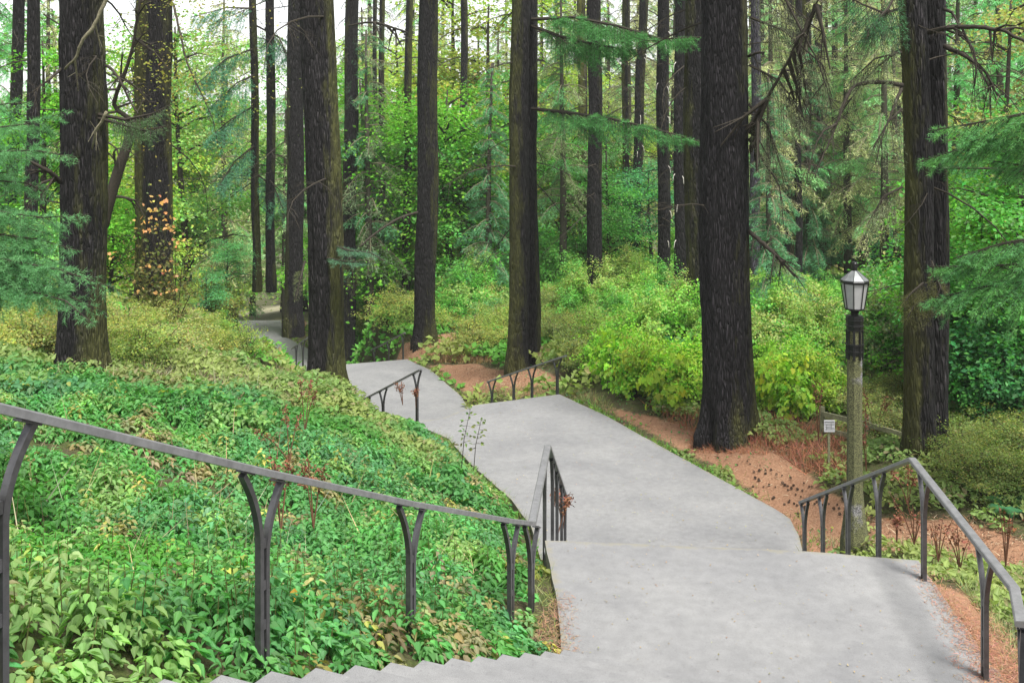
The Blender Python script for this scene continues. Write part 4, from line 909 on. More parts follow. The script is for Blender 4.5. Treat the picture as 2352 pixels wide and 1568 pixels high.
limb(40, 'limb', [(2170, 108, 17.9), (2215, 128, 17.4), (2262, 165, 17.2), (2290, 220, 17.0)], .05, .012, twigs=16, tw=.8)
limb(40, 'limb', [(2170, 22, 17.9), (2190, 32, 17.6), (2200, 56, 17.4)], .035, .008, twigs=3)
limb(40, 'limb', [(2195, 68, 17.6), (2225, 95, 17.2), (2242, 140, 17.0), (2238, 200, 17.0)], .03, .008, twigs=10, tw=.7)
limb(24, 'limb', [(1890, -20, 18.2), (1850, 60, 18.6), (1800, 160, 19.2), (1740, 265, 19.8), (1722, 305, 20.1)], .012, .045, twigs=14, tw=1.0)
limb(24, 'limb', [(1720, 532, 20.1), (1755, 560, 19.6), (1795, 600, 19.3), (1828, 636, 19.1)], .05, .018, twigs=9, tw=.7)
limb(24, 'limb', [(1722, 320, 20.1), (1760, 380, 19.6), (1790, 430, 19.4), (1800, 520, 19.2)], .03, .006, twigs=10, tw=.7)
limb(24, 'limb', [(1720, 130, 20.1), (1738, 122, 19.8), (1756, 120, 19.6)], .035, .02, twigs=1)
limb(24, 'limb', [(1790, -30, 19), (1830, 50, 18.8), (1880, 150, 18.6), (1910, 240, 18.5)], .03, .006, twigs=16, tw=1.0)
limb(2, 'limb', [(252, -20, 17.0), (218, 55, 17.0), (190, 92, 17.0), (172, 135, 17.1), (148, 158, 17.3)], .035, .02, M_twigl, 2)
limb(2, 'limb', [(245, 150, 18.2), (272, 178, 17.6), (300, 235, 17.4), (318, 262, 17.3)], .03, .012, twigs=4)
limb(2, 'limb', [(245, 258, 17.4), (222, 300, 17.5), (212, 340, 17.8)], .03, .012, M_twigl, 2)
limb(2, 'limb', [(145, 155, 18.3), (110, 185, 18), (70, 215, 17.8)], .03, .008, twigs=6)
limb(2, 'limb', [(138, 418, 18.3), (115, 395, 18), (82, 378, 17.8)], .05, .03, twigs=3)
limb(2, 'limb', [(138, 412, 18.3), (110, 415, 18), (80, 432, 17.8)], .035, .015, twigs=3)
limb(4, 'limb', [(398, 10, 29.6), (412, 70, 28.6), (432, 150, 28.2), (470, 230, 28), (495, 290, 27.8)], .04, .01, twigs=10, tw=.9)
limb(13, 'limb', [(958, 488, 38.4), (920, 500, 37.5), (870, 530, 36.5), (825, 568, 36)], .06, .03, None, 4)
limb(12, 'limb', [(800, 60, 47), (860, 52, 46), (935, 75, 47.5)], .05, .05, twigs=8, tw=1.2)
# leaning broadleaf trunk between the left conifers
lt = empty('leaning_maple', W(250, 455, 24), 'leaning dark maple trunk crossing behind the massive left conifer', 'tree', 'broadleaf trees under the conifers')
limb(0, 'trunk', [(236, 520, 24), (256, 445, 24), (280, 370, 24), (302, 300, 24), (300, 270, 24)], .15, .10, root=lt)
limb(0, 'limb', [(300, 275, 24), (262, 240, 23.8), (282, 180, 23.6), (305, 110, 23.4), (325, -20, 23.2)], .06, .03, twigs=14, root=lt, tw=1.2)
limb(0, 'limb', [(270, 400, 24), (262, 350, 23.8), (285, 340, 23.7)], .03, .02, twigs=5, root=lt)
limb(0, 'limb', [(240, 450, 24), (280, 452, 24), (315, 462, 24)], .05, .02, twigs=5, root=lt)
lf = Acc(); n = 4200; P_ = np.array([W(a, b, d) for a, b, d in zip(rng.normal(430, 90, n), np.abs(rng.normal(120, 110, n)), rng.uniform(26, 34, n))])-np.array(lt.location)
cl = vnoise(P_[:, 0]*.9, P_[:, 1]*.5, P_[:, 2]*1.1, 4) > .55; P_ = P_[cl]; nn = rng.normal(size=P_.shape)*.5; nn[:, 2] += 1
add_leaves(lf, P_, nn, .09*(.7+.6*rng.random(len(P_))), 'dia', colvar(len(P_), (1, 1, 1), .5)); mobj('crown', lf.mesh('crown', M_leaf), lt, None, (.30, .30, .08))

# ------------------------------------------------------------------ shrubs placed on the ground by image region
def inpoly(poly, n):
    P = np.array(poly, float); lo, hi = P.min(0), P.max(0); out = np.empty((0, 2))
    while len(out) < n:
        c = lo+(hi-lo)*rng.random((n*3, 2)); out = np.r_[out, c[pdist(P, c[:, 0], c[:, 1]) < 0]]
    return out[:n]
def soil_dist(x, y):
    d = np.full(np.shape(x), 1e9)
    for p in SOIL: d = np.minimum(d, pdist(p, x, y))
    return d
def clear_view(x, y, z):
    """keeps the gap through which the farthest path shows free of plants"""
    px = 1176+F*x/y; py = 300-F*z/y; return (px > 522) & (px < 672) & (y < 60) & (y > 27) & (py < 822)
def scatter(kind, poly, n, smin, smax, cols, label, name='shrub', cat='shrub', group=None, soilok=False, pad=.35):
    p = inpoly(poly, n); x, y, z = hit(p[:, 0], p[:, 1]); ok = (paved_dist(x, y) > np.where(y > 25, 1.0, pad)) & ~clear_view(x, y, z)
    if not soilok: ok &= soil_dist(x, y) > .55
    protos = FE if kind == 'fern' else SH[kind]; name = {'fine': 'dry_shrub', 'leafy': 'green_shrub', 'big': 'broadleaf_bush', 'fern': 'fern'}[kind]
    base_label = label; words = {'fine': 'dry olive shrub', 'leafy': 'green leafy shrub', 'big': 'big-leaved lime bush', 'fern': 'arching fern'}[kind]; group = words+('es' if kind == 'big' else 's')+' in the undergrowth'
    for i in np.where(ok)[0]:
        s_ = rng.uniform(smin, smax); c = np.array(cols[rng.integers(len(cols))])*rng.uniform(.8, 1.2)
        pr_ = protos[rng.integers(len(protos))]; q = (s_-smin)/(smax-smin+1e-6)
        if n > 4: label = ('low ' if q < .33 else 'tall ' if q > .67 else 'mid-sized ')+words+(' at the front, ' if p[i, 1] > np.median(p[:, 1]) else ' farther back, ')+near_lm(p[i, 0])
        if kind == 'fern':
            o = mobj(name, pr_, None, (x[i], y[i], z[i]), c); o.rotation_euler.z = rng.uniform(0, 6.28); o.scale = (s_,)*3; tag(o, label, cat, group or label)
        else:
            r = empty(name, (x[i], y[i], z[i]-.03), label, cat, group or label); r.rotation_euler.z = rng.uniform(0, 6.28); r.scale = (s_, s_, s_*rng.uniform(.8, 1.15))
            mobj('stems', pr_[0], r); mobj('foliage', pr_[1], r, None, c)
YO = [(.36, .41, .11), (.36, .39, .15), (.27, .37, .09)]; BG2 = [(.22, .46, .08), (.30, .46, .10), (.17, .44, .09), (.34, .44, .13)]; BG = [(.13, .38, .06), (.20, .45, .12), (.15, .38, .13), (.28, .42, .12)]
scatter('fine', [(0, 740), (240, 745), (420, 745), (660, 790), (690, 830), (560, 835), (300, 860), (0, 830)], 60, .7, 1.1, YO, 'dry yellow-olive shrub in the low thicket on the left bank')
scatter('fine', [(810, 700), (940, 700), (940, 765), (820, 770)], 22, 1.0, 1.5, YO, 'pale yellow shrub behind the far red soil patch', 'shrub')
scatter('fine', [(1010, 690), (1160, 690), (1160, 820), (1060, 830), (1010, 780)], 40, .8, 1.3, YO, 'yellow-olive shrub between the middle conifers')
scatter('fine', [(1245, 700), (1340, 720), (1370, 880), (1300, 850), (1245, 800)], 34, .7, 1.1, [(.28, .33, .09), (.22, .29, .09)], 'olive shrub just right of the joined conifers')
scatter('fine', [(400, 715), (500, 720), (510, 740), (420, 745)], 9, 1.0, 1.6, [(.25, .25, .06), (.2, .26, .06)], 'yellowish shrub along the far left path edge')
scatter('leafy', [(1020, 690), (1150, 690), (1130, 760), (1030, 760)], 14, .9, 1.4, BG, 'green shrub in the thicket between the middle conifers')
scatter('leafy', [(1300, 680), (1600, 700), (1600, 830), (1400, 820), (1300, 760)], 48, .55, 1.05, BG2, 'bright green shrub in the thicket left of the largest conifer')
scatter('leafy', [(1735, 690), (1930, 700), (1930, 830), (1740, 830)], 36, .55, 1.0, BG2, 'bright green shrub in the thicket right of the largest conifer')
scatter('leafy', [(1985, 700), (2070, 700), (2070, 900), (1990, 880)], 18, .8, 1.3, BG+[(.2, .25, .12)], 'leafy shrub between the lamp and the mossy pair')
scatter('leafy', [(2175, 850), (2352, 860), (2400, 1000), (2180, 980)], 34, .9, 1.6, [(.06, .22, .04), (.07, .24, .08)], 'tall green shrub at the right edge of the photo')
scatter('fine', [(2180, 1020), (2380, 1030), (2400, 1170), (2200, 1150)], 26, .45, .8, [(.22, .27, .08), (.16, .22, .06)], 'low olive shrub at the right edge above the bare trail')
scatter('leafy', [(0, 690), (130, 690), (130, 730), (0, 730)], 10, 1.0, 1.5, BG, 'bright green shrub at the left edge behind the boughs')
scatter('leafy', [(250, 640), (320, 640), (320, 700), (250, 700)], 8, 1.0, 1.6, BG, 'green shrub between the massive conifer and the vine-wrapped one')
scatter('leafy', [(410, 640), (660, 640), (650, 690), (430, 690)], 9, .8, 1.3, [(.10, .26, .10), (.12, .25, .06), (.2, .27, .07)], 'tall light green shrub before the pale clearing')
scatter('leafy', [(810, 640), (1180, 640), (1180, 690), (810, 690)], 26, .8, 1.4, BG2, 'green shrub under the maples in the middle distance')
scatter('leafy', [(1240, 640), (1600, 640), (1600, 690), (1240, 690)], 22, .8, 1.3, BG2, 'green shrub among the mid-distance dark trunks')
scatter('big', [(1345, 895), (1420, 925), (1600, 985), (1606, 935), (1480, 880), (1370, 850)], 13, .6, 1.0, [(.42, .50, .07), (.34, .50, .06), (.17, .46, .04), (.26, .46, .06)], 'big-leaved yellow-green bush left of the largest conifer')
scatter('big', [(1745, 960), (1890, 985), (1900, 910), (1760, 890)], 8, .6, .95, [(.42, .50, .07), (.34, .50, .06), (.17, .46, .04), (.26, .46, .06)], 'big-leaved yellow-green bush right of the largest conifer')
LIM = [(.26, .52, .05), (.20, .46, .06), (.34, .50, .07)]
scatter('leafy', [(1345, 895), (1420, 925), (1600, 985), (1606, 900), (1480, 860), (1370, 830)], 18, .5, .95, LIM, 'lime green shrub')
scatter('leafy', [(1745, 950), (1890, 975), (1900, 880), (1760, 860)], 12, .5, .9, LIM, 'lime green shrub')
scatter('fine', [(1900, 920), (2070, 920), (2070, 1040), (1990, 960), (1900, 940)], 14, .5, .8, [(.3, .34, .12), (.24, .28, .10)], 'olive shrub around the low wooden fence')
scatter('fern', [(420, 740), (640, 770), (520, 830), (400, 820)], 26, .8, 1.3, [(.2, .26, .1), (.14, .26, .1)], 'arching fern on the left bank', 'fern', 'fern', 'ferns on the left bank')
scatter('fern', [(1400, 740), (1560, 760), (1560, 860), (1400, 830)], 26, 1.0, 1.6, [(.08, .24, .09), (.12, .28, .1)], 'green fern in the thicket left of the largest conifer', 'fern', 'fern', 'ferns left of the largest conifer')
scatter('fern', [(1270, 830), (1340, 850), (1350, 900), (1300, 895)], 8, .5, .8, [(.06, .15, .05)], 'small dark fern beside the middle handrail', 'fern', 'fern', 'ferns beside the middle handrail')
scatter('fern', [(2170, 1160), (2352, 1180), (2352, 1230), (2180, 1190)], 10, .5, .8, [(.06, .2, .08)], 'small green fern above the bare trail on the right', 'fern', 'fern', 'ferns above the right trail')
# vine with orange leaves round the left conifer
vr = empty('vine_shrub', W(365, 745, 28.6), 'tangled vine with orange autumn leaves climbing the left dark conifer', 'vine', None); base = np.array(vr.location); a = Acc()
for i in range(16):
    x0 = rng.uniform(310, 410); a.tube(screen_path([(x0, 745, 28.8), (x0+rng.normal()*15, 680, 28.7), (x0+rng.normal()*22, 600, 28.6), (x0+rng.normal()*30, 520, 28.5)])-base, [.02, .015, .01, .004], 4)
mobj('stems', a.mesh('stems', M_twig), vr)
def cloud(pts, size, kind, colf, d=None): 
    lf = Acc(); P = np.array([W(*p) for p in pts])-base; nn = rng.normal(size=P.shape); nn[:, 2] += .8; nn[:, 1] -= .8; add_leaves(lf, P, nn, size*(.7+.6*rng.random(len(P))), kind, colf); return lf
n = 1500; lf = cloud(np.c_[rng.normal(355, 38, n), 745-np.abs(rng.normal(0, 95, n)), rng.uniform(28.0, 28.9, n)], .11, 'dia', colvar(n, (1, 1, 1), .7, .2)); mobj('foliage', lf.mesh('foliage', M_leaf), vr, None, (.14, .15, .05))
cents = [(362, 468), (368, 460), (350, 500), (372, 478), (318, 505), (332, 530), (385, 515), (402, 520), (410, 548), (330, 618), (350, 612), (375, 620), (395, 628), (312, 662), (370, 668), (392, 672), (265, 590), (400, 565)]
pp = np.array([cents[i % len(cents)] for i in range(100)], float)+rng.normal(size=(100, 2))*[11, 8]; lf = cloud(np.c_[pp, rng.uniform(27.8, 28.5, 100)], .10, 'maple', colvar(100, (1, 1, 1), .4)); mobj('orange_foliage', lf.mesh('orange_foliage', M_leaf), vr, None, (.72, .42, .17))

# ------------------------------------------------------------------ ground cover (stuff)
def cover(name, label, bounds, dens, size, hgt, colf, kind='ov', gapn=.36, exclude_soil=True, pad=.03, region=None, seed=0, kindtag='stuff', cat='ground cover', tilt=.5, color=(1, 1, 1), ns=1.0):
    x0, x1, y0, y1 = bounds; n = int((x1-x0)*(y1-y0)*dens(0, (y0+y1)/2)*1.0); x = rng.uniform(x0, x1, n); y = rng.uniform(y0, y1, n)
    k = (np.abs(x) < (1230/F)*y+.7); x, y = x[k], y[k]
    if region is not None: k = pdist(region, x, y)+(vnoise(x*1.3, y*1.3, seed=seed)-.5)*.8 < 0; x, y = x[k], y[k]
    pd = paved_dist(x, y); k = pd > pad+(vnoise(x*2.5, y*2.5, seed=seed+3)-.45)*.16; x, y, pd = x[k], y[k], pd[k]
    if exclude_soil: k = soil_dist(x, y)+(vnoise(x*2, y*2, seed=seed+4)-.5)*.6 > .1; x, y, pd = x[k], y[k], pd[k]
    if bounds[3] > 20: k = ~clear_view(x, y, ground(x, y)); x, y, pd = x[k], y[k], pd[k]
    m = fbm(x*1.15*ns+seed, y*1.15*ns, o=3, seed=seed+1); g = fbm(x*3.2*ns, y*3.2*ns+seed, o=2, seed=seed+2)
    k = (m*.6+g*.4) > gapn; x, y, m, g, pd = x[k], y[k], m[k], g[k], pd[k]
    top = hgt*(.25+1.5*np.clip((m-.3), 0, 1)+.5*(g-.35))*np.clip(pd/.8, .10, 1); h = top*rng.random(len(x))**.35; z = ground(x, y)+np.maximum(h, .015)
    e = .12; gxn = (fbm((x+e)*1.15*ns+seed, y*1.15*ns, o=3, seed=seed+1)-m)/e*hgt*1.5; gyn = (fbm(x*1.15*ns+seed, (y+e)*1.15*ns, o=3, seed=seed+1)-m)/e*hgt*1.5
    nn = np.c_[-gxn, -gyn-.25, np.ones(len(x))]+rng.normal(size=(len(x), 3))*tilt*[1, 1, .4]
    lf = Acc(); add_leaves(lf, np.c_[x, y, z], nn, size(y)*(.55+.75*rng.random(len(x))), kind, colf(x, y, h/top))
    return tag(mobj(name, lf.mesh(name, M_leaf), None, None, color), label, cat, kind=kindtag), len(x)
def leafcol(x, y, h):
    n = len(x); a = vnoise(x*.8+3, y*.8, seed=41)[:, None]; b = vnoise(x*1.7, y*1.7+7, seed=42)[:, None]; c = np.array((.11, .285, .125))*(1-a)+np.array((.09, .27, .045))*a
    c = np.where(b > .74, np.array((.20, .35, .11)), c)
    near = np.clip((5.6-y)/2.0, 0, 1)*np.clip((.1-x)/1.0, 0, 1)
    br = (vnoise(x*1.6+5, y*1.6, seed=44) < .22+.22*near) & (rng.random(n) < .75)
    c = np.where(br[:, None], np.array((.27, .25, .12)), c); bb = rng.random(n) < .02; c = np.where(bb[:, None], np.array((.36, .38, .10)), c)
    return c*(.72+.5*rng.random((n, 1)))*(1+.08*rng.normal(size=(n, 3)))
LREG = [(-14, 2), (3, 2), (3, 22), (-14, 22)]
def plants(label, bounds, dens, seed, hmax=.42, big=.085):
    """single plants: a stem with crossed leaf pairs, largest in the middle, leaning outward"""
    x0, x1, y0, y1 = bounds; n = int((x1-x0)*(y1-y0)*dens); x = rng.uniform(x0, x1, n); y = rng.uniform(y0, y1, n)
    k = (np.abs(x) < (1230/F)*y+.7); x, y = x[k], y[k]; pd = paved_dist(x, y); k = (pd > .14+(vnoise(x*2.5, y*2.5, seed=seed)-.4)*.25) & (soil_dist(x, y) > .05); x, y, pd = x[k], y[k], pd[k]
    m = fbm(x*.9, y*.9, o=3, seed=seed+1); g = fbm(x*2.6, y*2.6, o=2, seed=seed+2); k = (.5*m+.5*g > .40) | (rng.random(len(x)) < .15); x, y, pd, m, g = x[k], y[k], pd[k], m[k], g[k]
    n = len(x); hp = hmax*(.25+1.3*np.clip(m-.32, 0, .6)+.7*(g-.4))*rng.uniform(.6, 1.25, n)*np.clip(pd/.7, .25, 1); hp = np.maximum(hp, .05); gz = ground(x, y); col = leafcol(x, y, None)
    tone = rng.uniform(.75, 1.25, (n, 1)); C, Nn, D, S, K = [], [], [], [], []; th0 = rng.uniform(0, 6.28, n); ln = rng.normal(size=(n, 2))*.12
    for L in range(6):
        for sgn in range(3 if L < 2 else 4):
            th = th0+L*1.2+sgn*(2.1 if L < 2 else 1.57)+rng.normal(size=n)*.25; r = .012+.016*L; zz = hp*(1-.15*L)+rng.normal(size=n)*.012; ok = (zz > .01) & (rng.random(n) < .92)
            ax = ln*zz[:, None]; o_ = np.c_[np.cos(th), np.sin(th)]; c = np.c_[x+ax[:, 0]+o_[:, 0]*r, y+ax[:, 1]+o_[:, 1]*r, gz+zz]
            nn = np.c_[o_*(.25+.09*L), np.ones(n)]+rng.normal(size=(n, 3))*.22; dd = np.c_[o_, -.12-.06*L+rng.normal(size=n)*.15]
            C.append(c[ok]); Nn.append(nn[ok]); D.append(dd[ok]); S.append(((.045+.010*L if L < 4 else .066)*(big/.085)*(1+.028*y)*rng.uniform(.7, 1.25, n))[ok]); K.append((col*tone*rng.uniform(.85, 1.15, (n, 1))*(1.12-.05*L*0))[ok])
    lf = Acc(); add_leaves(lf, np.concatenate(C), np.concatenate(Nn), np.concatenate(S), 'ov', np.concatenate(K), d=np.concatenate(D))
    st = Acc(); i = rng.permutation(n)[:2500]
    for j in i: st.tube([(x[j], y[j], gz[j]-.02), (x[j]+ln[j, 0]*hp[j], y[j]+ln[j, 1]*hp[j], gz[j]+hp[j])], [.004, .003], 3, col=(.5, .45, .2), cap=False)
    lf.add(np.concatenate(st.v), [np.concatenate(v) for v in st.p.values()], (.16, .17, .06))
    return tag(mobj('leafy_ground_cover', lf.mesh('leafy_ground_cover', M_leaf)), label, 'ground cover', kind='stuff'), len(np.concatenate(C))
o1, n1 = plants('dense green nettle-like ground cover filling the bank left of the steps', (-6, 1.2, 2.3, 9), 78, 1)
o2, n2 = plants('green ground cover farther up the left bank below the conifers', (-10, 1.2, 9, 18), 52, 1, .40, .09)
def olcol(x, y, h):
    n = len(x); a = vnoise(x*.9, y*.9, seed=51)[:, None]; c = np.array((.30, .34, .11))*(1-a)+np.array((.17, .30, .09))*a; c = np.where((rng.random(n) < .08)[:, None], np.array((.28, .25, .13)), c); return c*(.7+.6*rng.random((n, 1)))
def mixcol(x, y, h):
    t = np.clip((y-17)/5+(vnoise(x*.6, y*.6, seed=9)-.5)*2, 0, 1)[:, None]; return leafcol(x, y, h)*(1-t)+olcol(x, y, h)*t
o3, n3 = cover('low_thicket', 'mixed dry olive and green thicket on the upper left bank', (-13, -.5, 16, 30), lambda x, y: 330, lambda y: .09+.002*y, .45, mixcol, seed=2, gapn=.33)
o4, n4 = cover('low_thicket', 'low olive and green plants right of the bare trail', (3.2, 13, 5, 26), lambda x, y: 300, lambda y: .075+.002*y, .30, olcol, seed=5, gapn=.42)
o5, n5 = cover('low_thicket', 'low green growth on the wooded slope beyond the paths', (-16, 26, 26, 60), lambda x, y: 60, lambda y: .14+.003*y, .7, lambda x, y, h: olcol(x, y, h)*np.where(vnoise(x*.3, y*.3, seed=6)[:, None] > .5, (.6, 1.2, .6), (1.1, 1.05, .9)), kind='dia', seed=6, gapn=.30)
o6, n6 = cover('low_thicket', 'small weeds fringing the verge between path and red soil', (-1.5, 5.2, 6, 31), lambda x, y: 60, lambda y: .05, .12, lambda x, y, h: leafcol(x, y+20, h)*.9, seed=7, gapn=.56, exclude_soil=False, ns=1.6)
print('leaves', n1, n2, n3, n4, n5, n6)
# grass blades, dead stems, fallen needles
def blades(name, label, poly_px, n, L, col, kindtag='stuff', lean=.5, wid=.035, cat='grass', pad=.0):
    p = inpoly(poly_px, n); x, y, z = hit(p[:, 0], p[:, 1]); k = paved_dist(x, y) > pad; x, y, z = x[k], y[k], z[k]; n = len(x)
    d = rng.normal(size=(n, 3))*lean; d[:, 2] = 1; nn = rng.normal(size=(n, 3)); lf = Acc(); add_leaves(lf, np.c_[x, y, z], nn, L*(.4+.9*rng.random(n)), 'tri', colvar(n, (1, 1, 1), .6), d=d, wid=wid)
    return tag(mobj(name, lf.mesh(name, M_dry), None, None, col), label, cat, kind=kindtag)
blades('dry_grass', 'pale dead grass at the foot of the massive left conifer', [(120, 800), (420, 850), (680, 860), (820, 900), (960, 900), (1020, 1000), (900, 960), (640, 930), (300, 900), (120, 890)], 5200, .42, (.34, .31, .19), wid=.03, lean=.9)
blades('dry_grass', 'rust-red dead grass around the foot of the largest conifer', [(1480, 930), (1620, 960), (1760, 960), (1960, 1000), (1960, 1110), (1850, 1090), (1780, 1040), (1700, 1020), (1560, 985)], 3600, .34, (.33, .14, .085), wid=.035, lean=.7)
blades('dry_grass', 'straw and rusty grass on the red soil behind the middle handrail', [(940, 790), (1060, 810), (1150, 835), (1000, 835)], 1500, .35, (.40, .25, .13), wid=.04)
blades('dry_grass', 'green and straw grass tufts along the middle verge', [(1100, 905), (1290, 880), (1340, 880), (1420, 950), (1330, 920), (1290, 903), (1130, 922)], 1800, .22, (.2, .22, .08), wid=.05)
blades('dry_grass', 'short grass tufts under the right handrail', [(1850, 1255), (2110, 1280), (2200, 1340), (2352, 1560), (2352, 1330), (2150, 1250), (1870, 1235)], 2600, .16, (.22, .24, .10), wid=.06)
blades('dry_grass', 'dry stems edging the left side of the pale path', [(960, 960), (1060, 1050), (1130, 1110), (1240, 1190), (1240, 1120), (1120, 1040), (1010, 940)], 2600, .24, (.34, .32, .18), wid=.04, lean=.9)
blades('dry_grass', 'scattered dead stalks in the leafy bank', [(20, 960), (1100, 1100), (1200, 1400), (20, 1400)], 300, .6, (.40, .32, .2), wid=.02, lean=.8)
def edge_grass(poly, n, L, col, label, out=.30, kind='tri', wid=.05, lean=.8, mat=None):
    P = np.array(poly, float); e = np.roll(P, -1, 0)-P; ln = np.linalg.norm(e, axis=1); i = rng.choice(len(P), n, p=ln/ln.sum()); q = P[i]+e[i]*rng.random((n, 1))
    nr = nrm(np.c_[e[i][:, 1], -e[i][:, 0]]); ar = np.sum(P[:, 0]*np.roll(P[:, 1], -1)-P[:, 1]*np.roll(P[:, 0], -1)); q = q+nr*np.sign(ar)*(np.abs(rng.normal(size=(n, 1)))*out*.5-.01)
    k = (paved_dist(q[:, 0], q[:, 1]) > -.02) & (vnoise(q[:, 0]*1.7, q[:, 1]*1.7, seed=31) > .33) & ((soil_dist(q[:, 0], q[:, 1]) > .15) | (rng.random(n) < .12)); q = q[k]; n = len(q); z = ground(q[:, 0], q[:, 1])
    d = rng.normal(size=(n, 3))*lean; d[:, 2] = 1; nn = rng.normal(size=(n, 3)); lf = Acc(); add_leaves(lf, np.c_[q, np.maximum(z, z)], nn, L*(.4+.9*rng.random(n)), kind, colvar(n, (1, 1, 1), .6, .2), d=d, wid=wid)
    tag(mobj('edge_grass', lf.mesh('edge_grass', mat or M_leaf), None, None, col), label, 'grass', kind='stuff')
edge_grass(L4, 5200, .20, (.22, .30, .08), 'ragged grass overhanging the edges of the wide path')
edge_grass(L4, 2600, .09, (.14, .32, .07), 'small weeds creeping over the edges of the wide path', .4, 'dia', 1, 1.2)
edge_grass(LA, 2000, .15, (.28, .30, .12), 'short grass at the edges of the near landing')
edge_grass(L5, 2600, .26, (.24, .30, .10), 'grass along the edges of the far path')
def litter(name, label, poly, zf, n, L, col, wid=.05, fall=None):
    P = np.array(poly, float); lo, hi = P.min(0), P.max(0); c = lo+(hi-lo)*rng.random((n, 2)); k = pdist(P, c[:, 0], c[:, 1])+(vnoise(c[:, 0]*4, c[:, 1]*4, seed=8)-.5)*.22 < -.01; c = c[k]
    if fall is not None: c = c[fall(c) > rng.random(len(c))]
    n = len(c); z = zf(c)+.004+rng.random(n)*.012; d = rng.normal(size=(n, 3))*[1, 1, .12]; nn = rng.normal(size=(n, 3))*.25; nn[:, 2] += 1
    lf = Acc(); add_leaves(lf, np.c_[c, z], nn, L*(.5+.8*rng.random(n)), 'tri', colvar(n, (1, 1, 1), .7), d=d, wid=wid); return tag(mobj(name, lf.mesh(name, M_dry), None, None, col), label, 'litter', kind='stuff')
NR = [(3.3, 6.3), (4.6, 6.3), (4.5, 9), (4.25, 10.2), (3.94, 10.22), (3.76, 9.3), (3.6, 8.5), (3.36, 7.6)]
litter('needle_litter', 'reddish fallen needles along the right edge of the near landing', NR, lambda c: np.full(len(c), -4.4), 60000, .06, (.34, .18, .115), .07, fall=lambda c: np.clip(-pdist(NR, c[:, 0], c[:, 1])/.42, 0, 1)**2.2)
litter('needle_litter', 'reddish fallen needles heaped at the left edge of the near landing', [(.2, 7.8), (.78, 7.9), (.74, 8.6), (.62, 9.6), (.35, 9.6), (.2, 8.6)], lambda c: np.full(len(c), -4.4), 5000, .06, (.30, .18, .115), .07, fall=lambda c: np.clip((.66-c[:, 0])/.3, 0, 1)**1.5)
blades('needle_litter', 'rusty needles and bark crumbs heaped round the foot of the largest conifer', [(1585, 985), (1765, 985), (1765, 1045), (1585, 1040)], 3800, .14, (.36, .17, .10), lean=1.3, wid=.06, cat='litter')
litter('needle_litter', 'line of fallen needles at the foot of the nearest steps', [(.5, 7.95), (2.3, 7.2), (3.9, 6.5), (3.9, 6.95), (2.3, 7.5), (.55, 8.35)], lambda c: np.full(len(c), -4.4), 30000, .05, (.34, .18, .115), .07, fall=lambda c: np.exp(-np.abs((c[:, 0]-.42)*.4+(c[:, 1]-8.15)*.917-.05)/.06)*(1-.15*c[:, 0]))
litter('leaf_crumbs', 'tiny fallen leaf crumbs scattered over the near landing', LA, lambda c: np.full(len(c), -4.4), 420, .02, (.28, .22, .12), .6)
litter('leaf_crumbs', 'tiny fallen leaf crumbs scattered over the wide path', L4, lambda c: z4[0]+z4[1]*c[:, 1], 900, .03, (.30, .25, .15), .6)
P_, lo_ = [], 0
for sp in SOIL[:5]:
    q = np.array(sp, float); ar = abs(.5*np.sum(q[:, 0]*np.roll(q[:, 1], -1)-q[:, 1]*np.roll(q[:, 0], -1))); m_ = int(min(9000, ar*900)); c_ = q.min(0)-.3+(q.max(0)-q.min(0)+.6)*rng.random((m_*2, 2)); k = pdist(sp, c_[:, 0], c_[:, 1]) < .25*rng.random(len(c_)); P_.append(c_[k])
c_ = np.concatenate(P_); c_ = c_[(paved_dist(c_[:, 0], c_[:, 1]) > .02) & (vnoise(c_[:, 0]*1.6, c_[:, 1]*1.6, seed=61) > rng.random(len(c_))*.8)]; n_ = len(c_); d_ = rng.normal(size=(n_, 3))*[1, 1, .2]; nn = rng.normal(size=(n_, 3))*.4; nn[:, 2] += 1
lf = Acc(); k_ = rng.random((n_, 1)); add_leaves(lf, np.c_[c_, ground(c_[:, 0], c_[:, 1])+.012], nn, .11*(.4+.9*rng.random(n_)), 'tri', np.where(k_ < .45, (.10, .055, .035), np.where(k_ < .8, (.34, .17, .10), (.45, .36, .24))), d=d_, wid=.09)
tag(mobj('needle_litter', lf.mesh('needle_litter', M_dry)), 'dark twigs and rusty needles strewn over the red soil verges', 'litter', kind='stuff')
# pine cones on the bare soil
a = Acc(); 
for j in range(7):
    for i in range(7):
        th = i*.9+j*.45; r = .018*math.sin(math.pi*(j+1)/8)+.006; c = np.array([math.cos(th)*r, math.sin(th)*r, j*.008]); a.add([c+[.008, 0, 0], c+[-.004, .008, 0], c+[-.004, -.008, 0], c+[math.cos(th)*.012, math.sin(th)*.012, .010]], [[[0, 1, 2], [0, 1, 3], [1, 2, 3], [2, 0, 3]]])
cone = a.mesh('pine_cone', simple('pine_cone_scales', (.06, .035, .022), .8))
p = inpoly([(1640, 1050), (1740, 1060), (1850, 1110), (1950, 1130), (1990, 1180), (1840, 1200), (1700, 1100)], 70); x, y, z = hit(p[:, 0], p[:, 1]); k = paved_dist(x, y) > .12
for X, Y, Zz in zip(x[k], y[k], z[k]):
    o = mobj('pine_cone', cone, None, (X, Y, Zz+.025)); o.rotation_euler = (R(80), rng.uniform(0, 3), rng.uniform(0, 6)); o.scale = (rng.uniform(.45, .85),)*3; tag(o, 'dark brown pine cone lying on the red soil by the largest conifer', 'cone', 'pine cones scattered on the red soil')
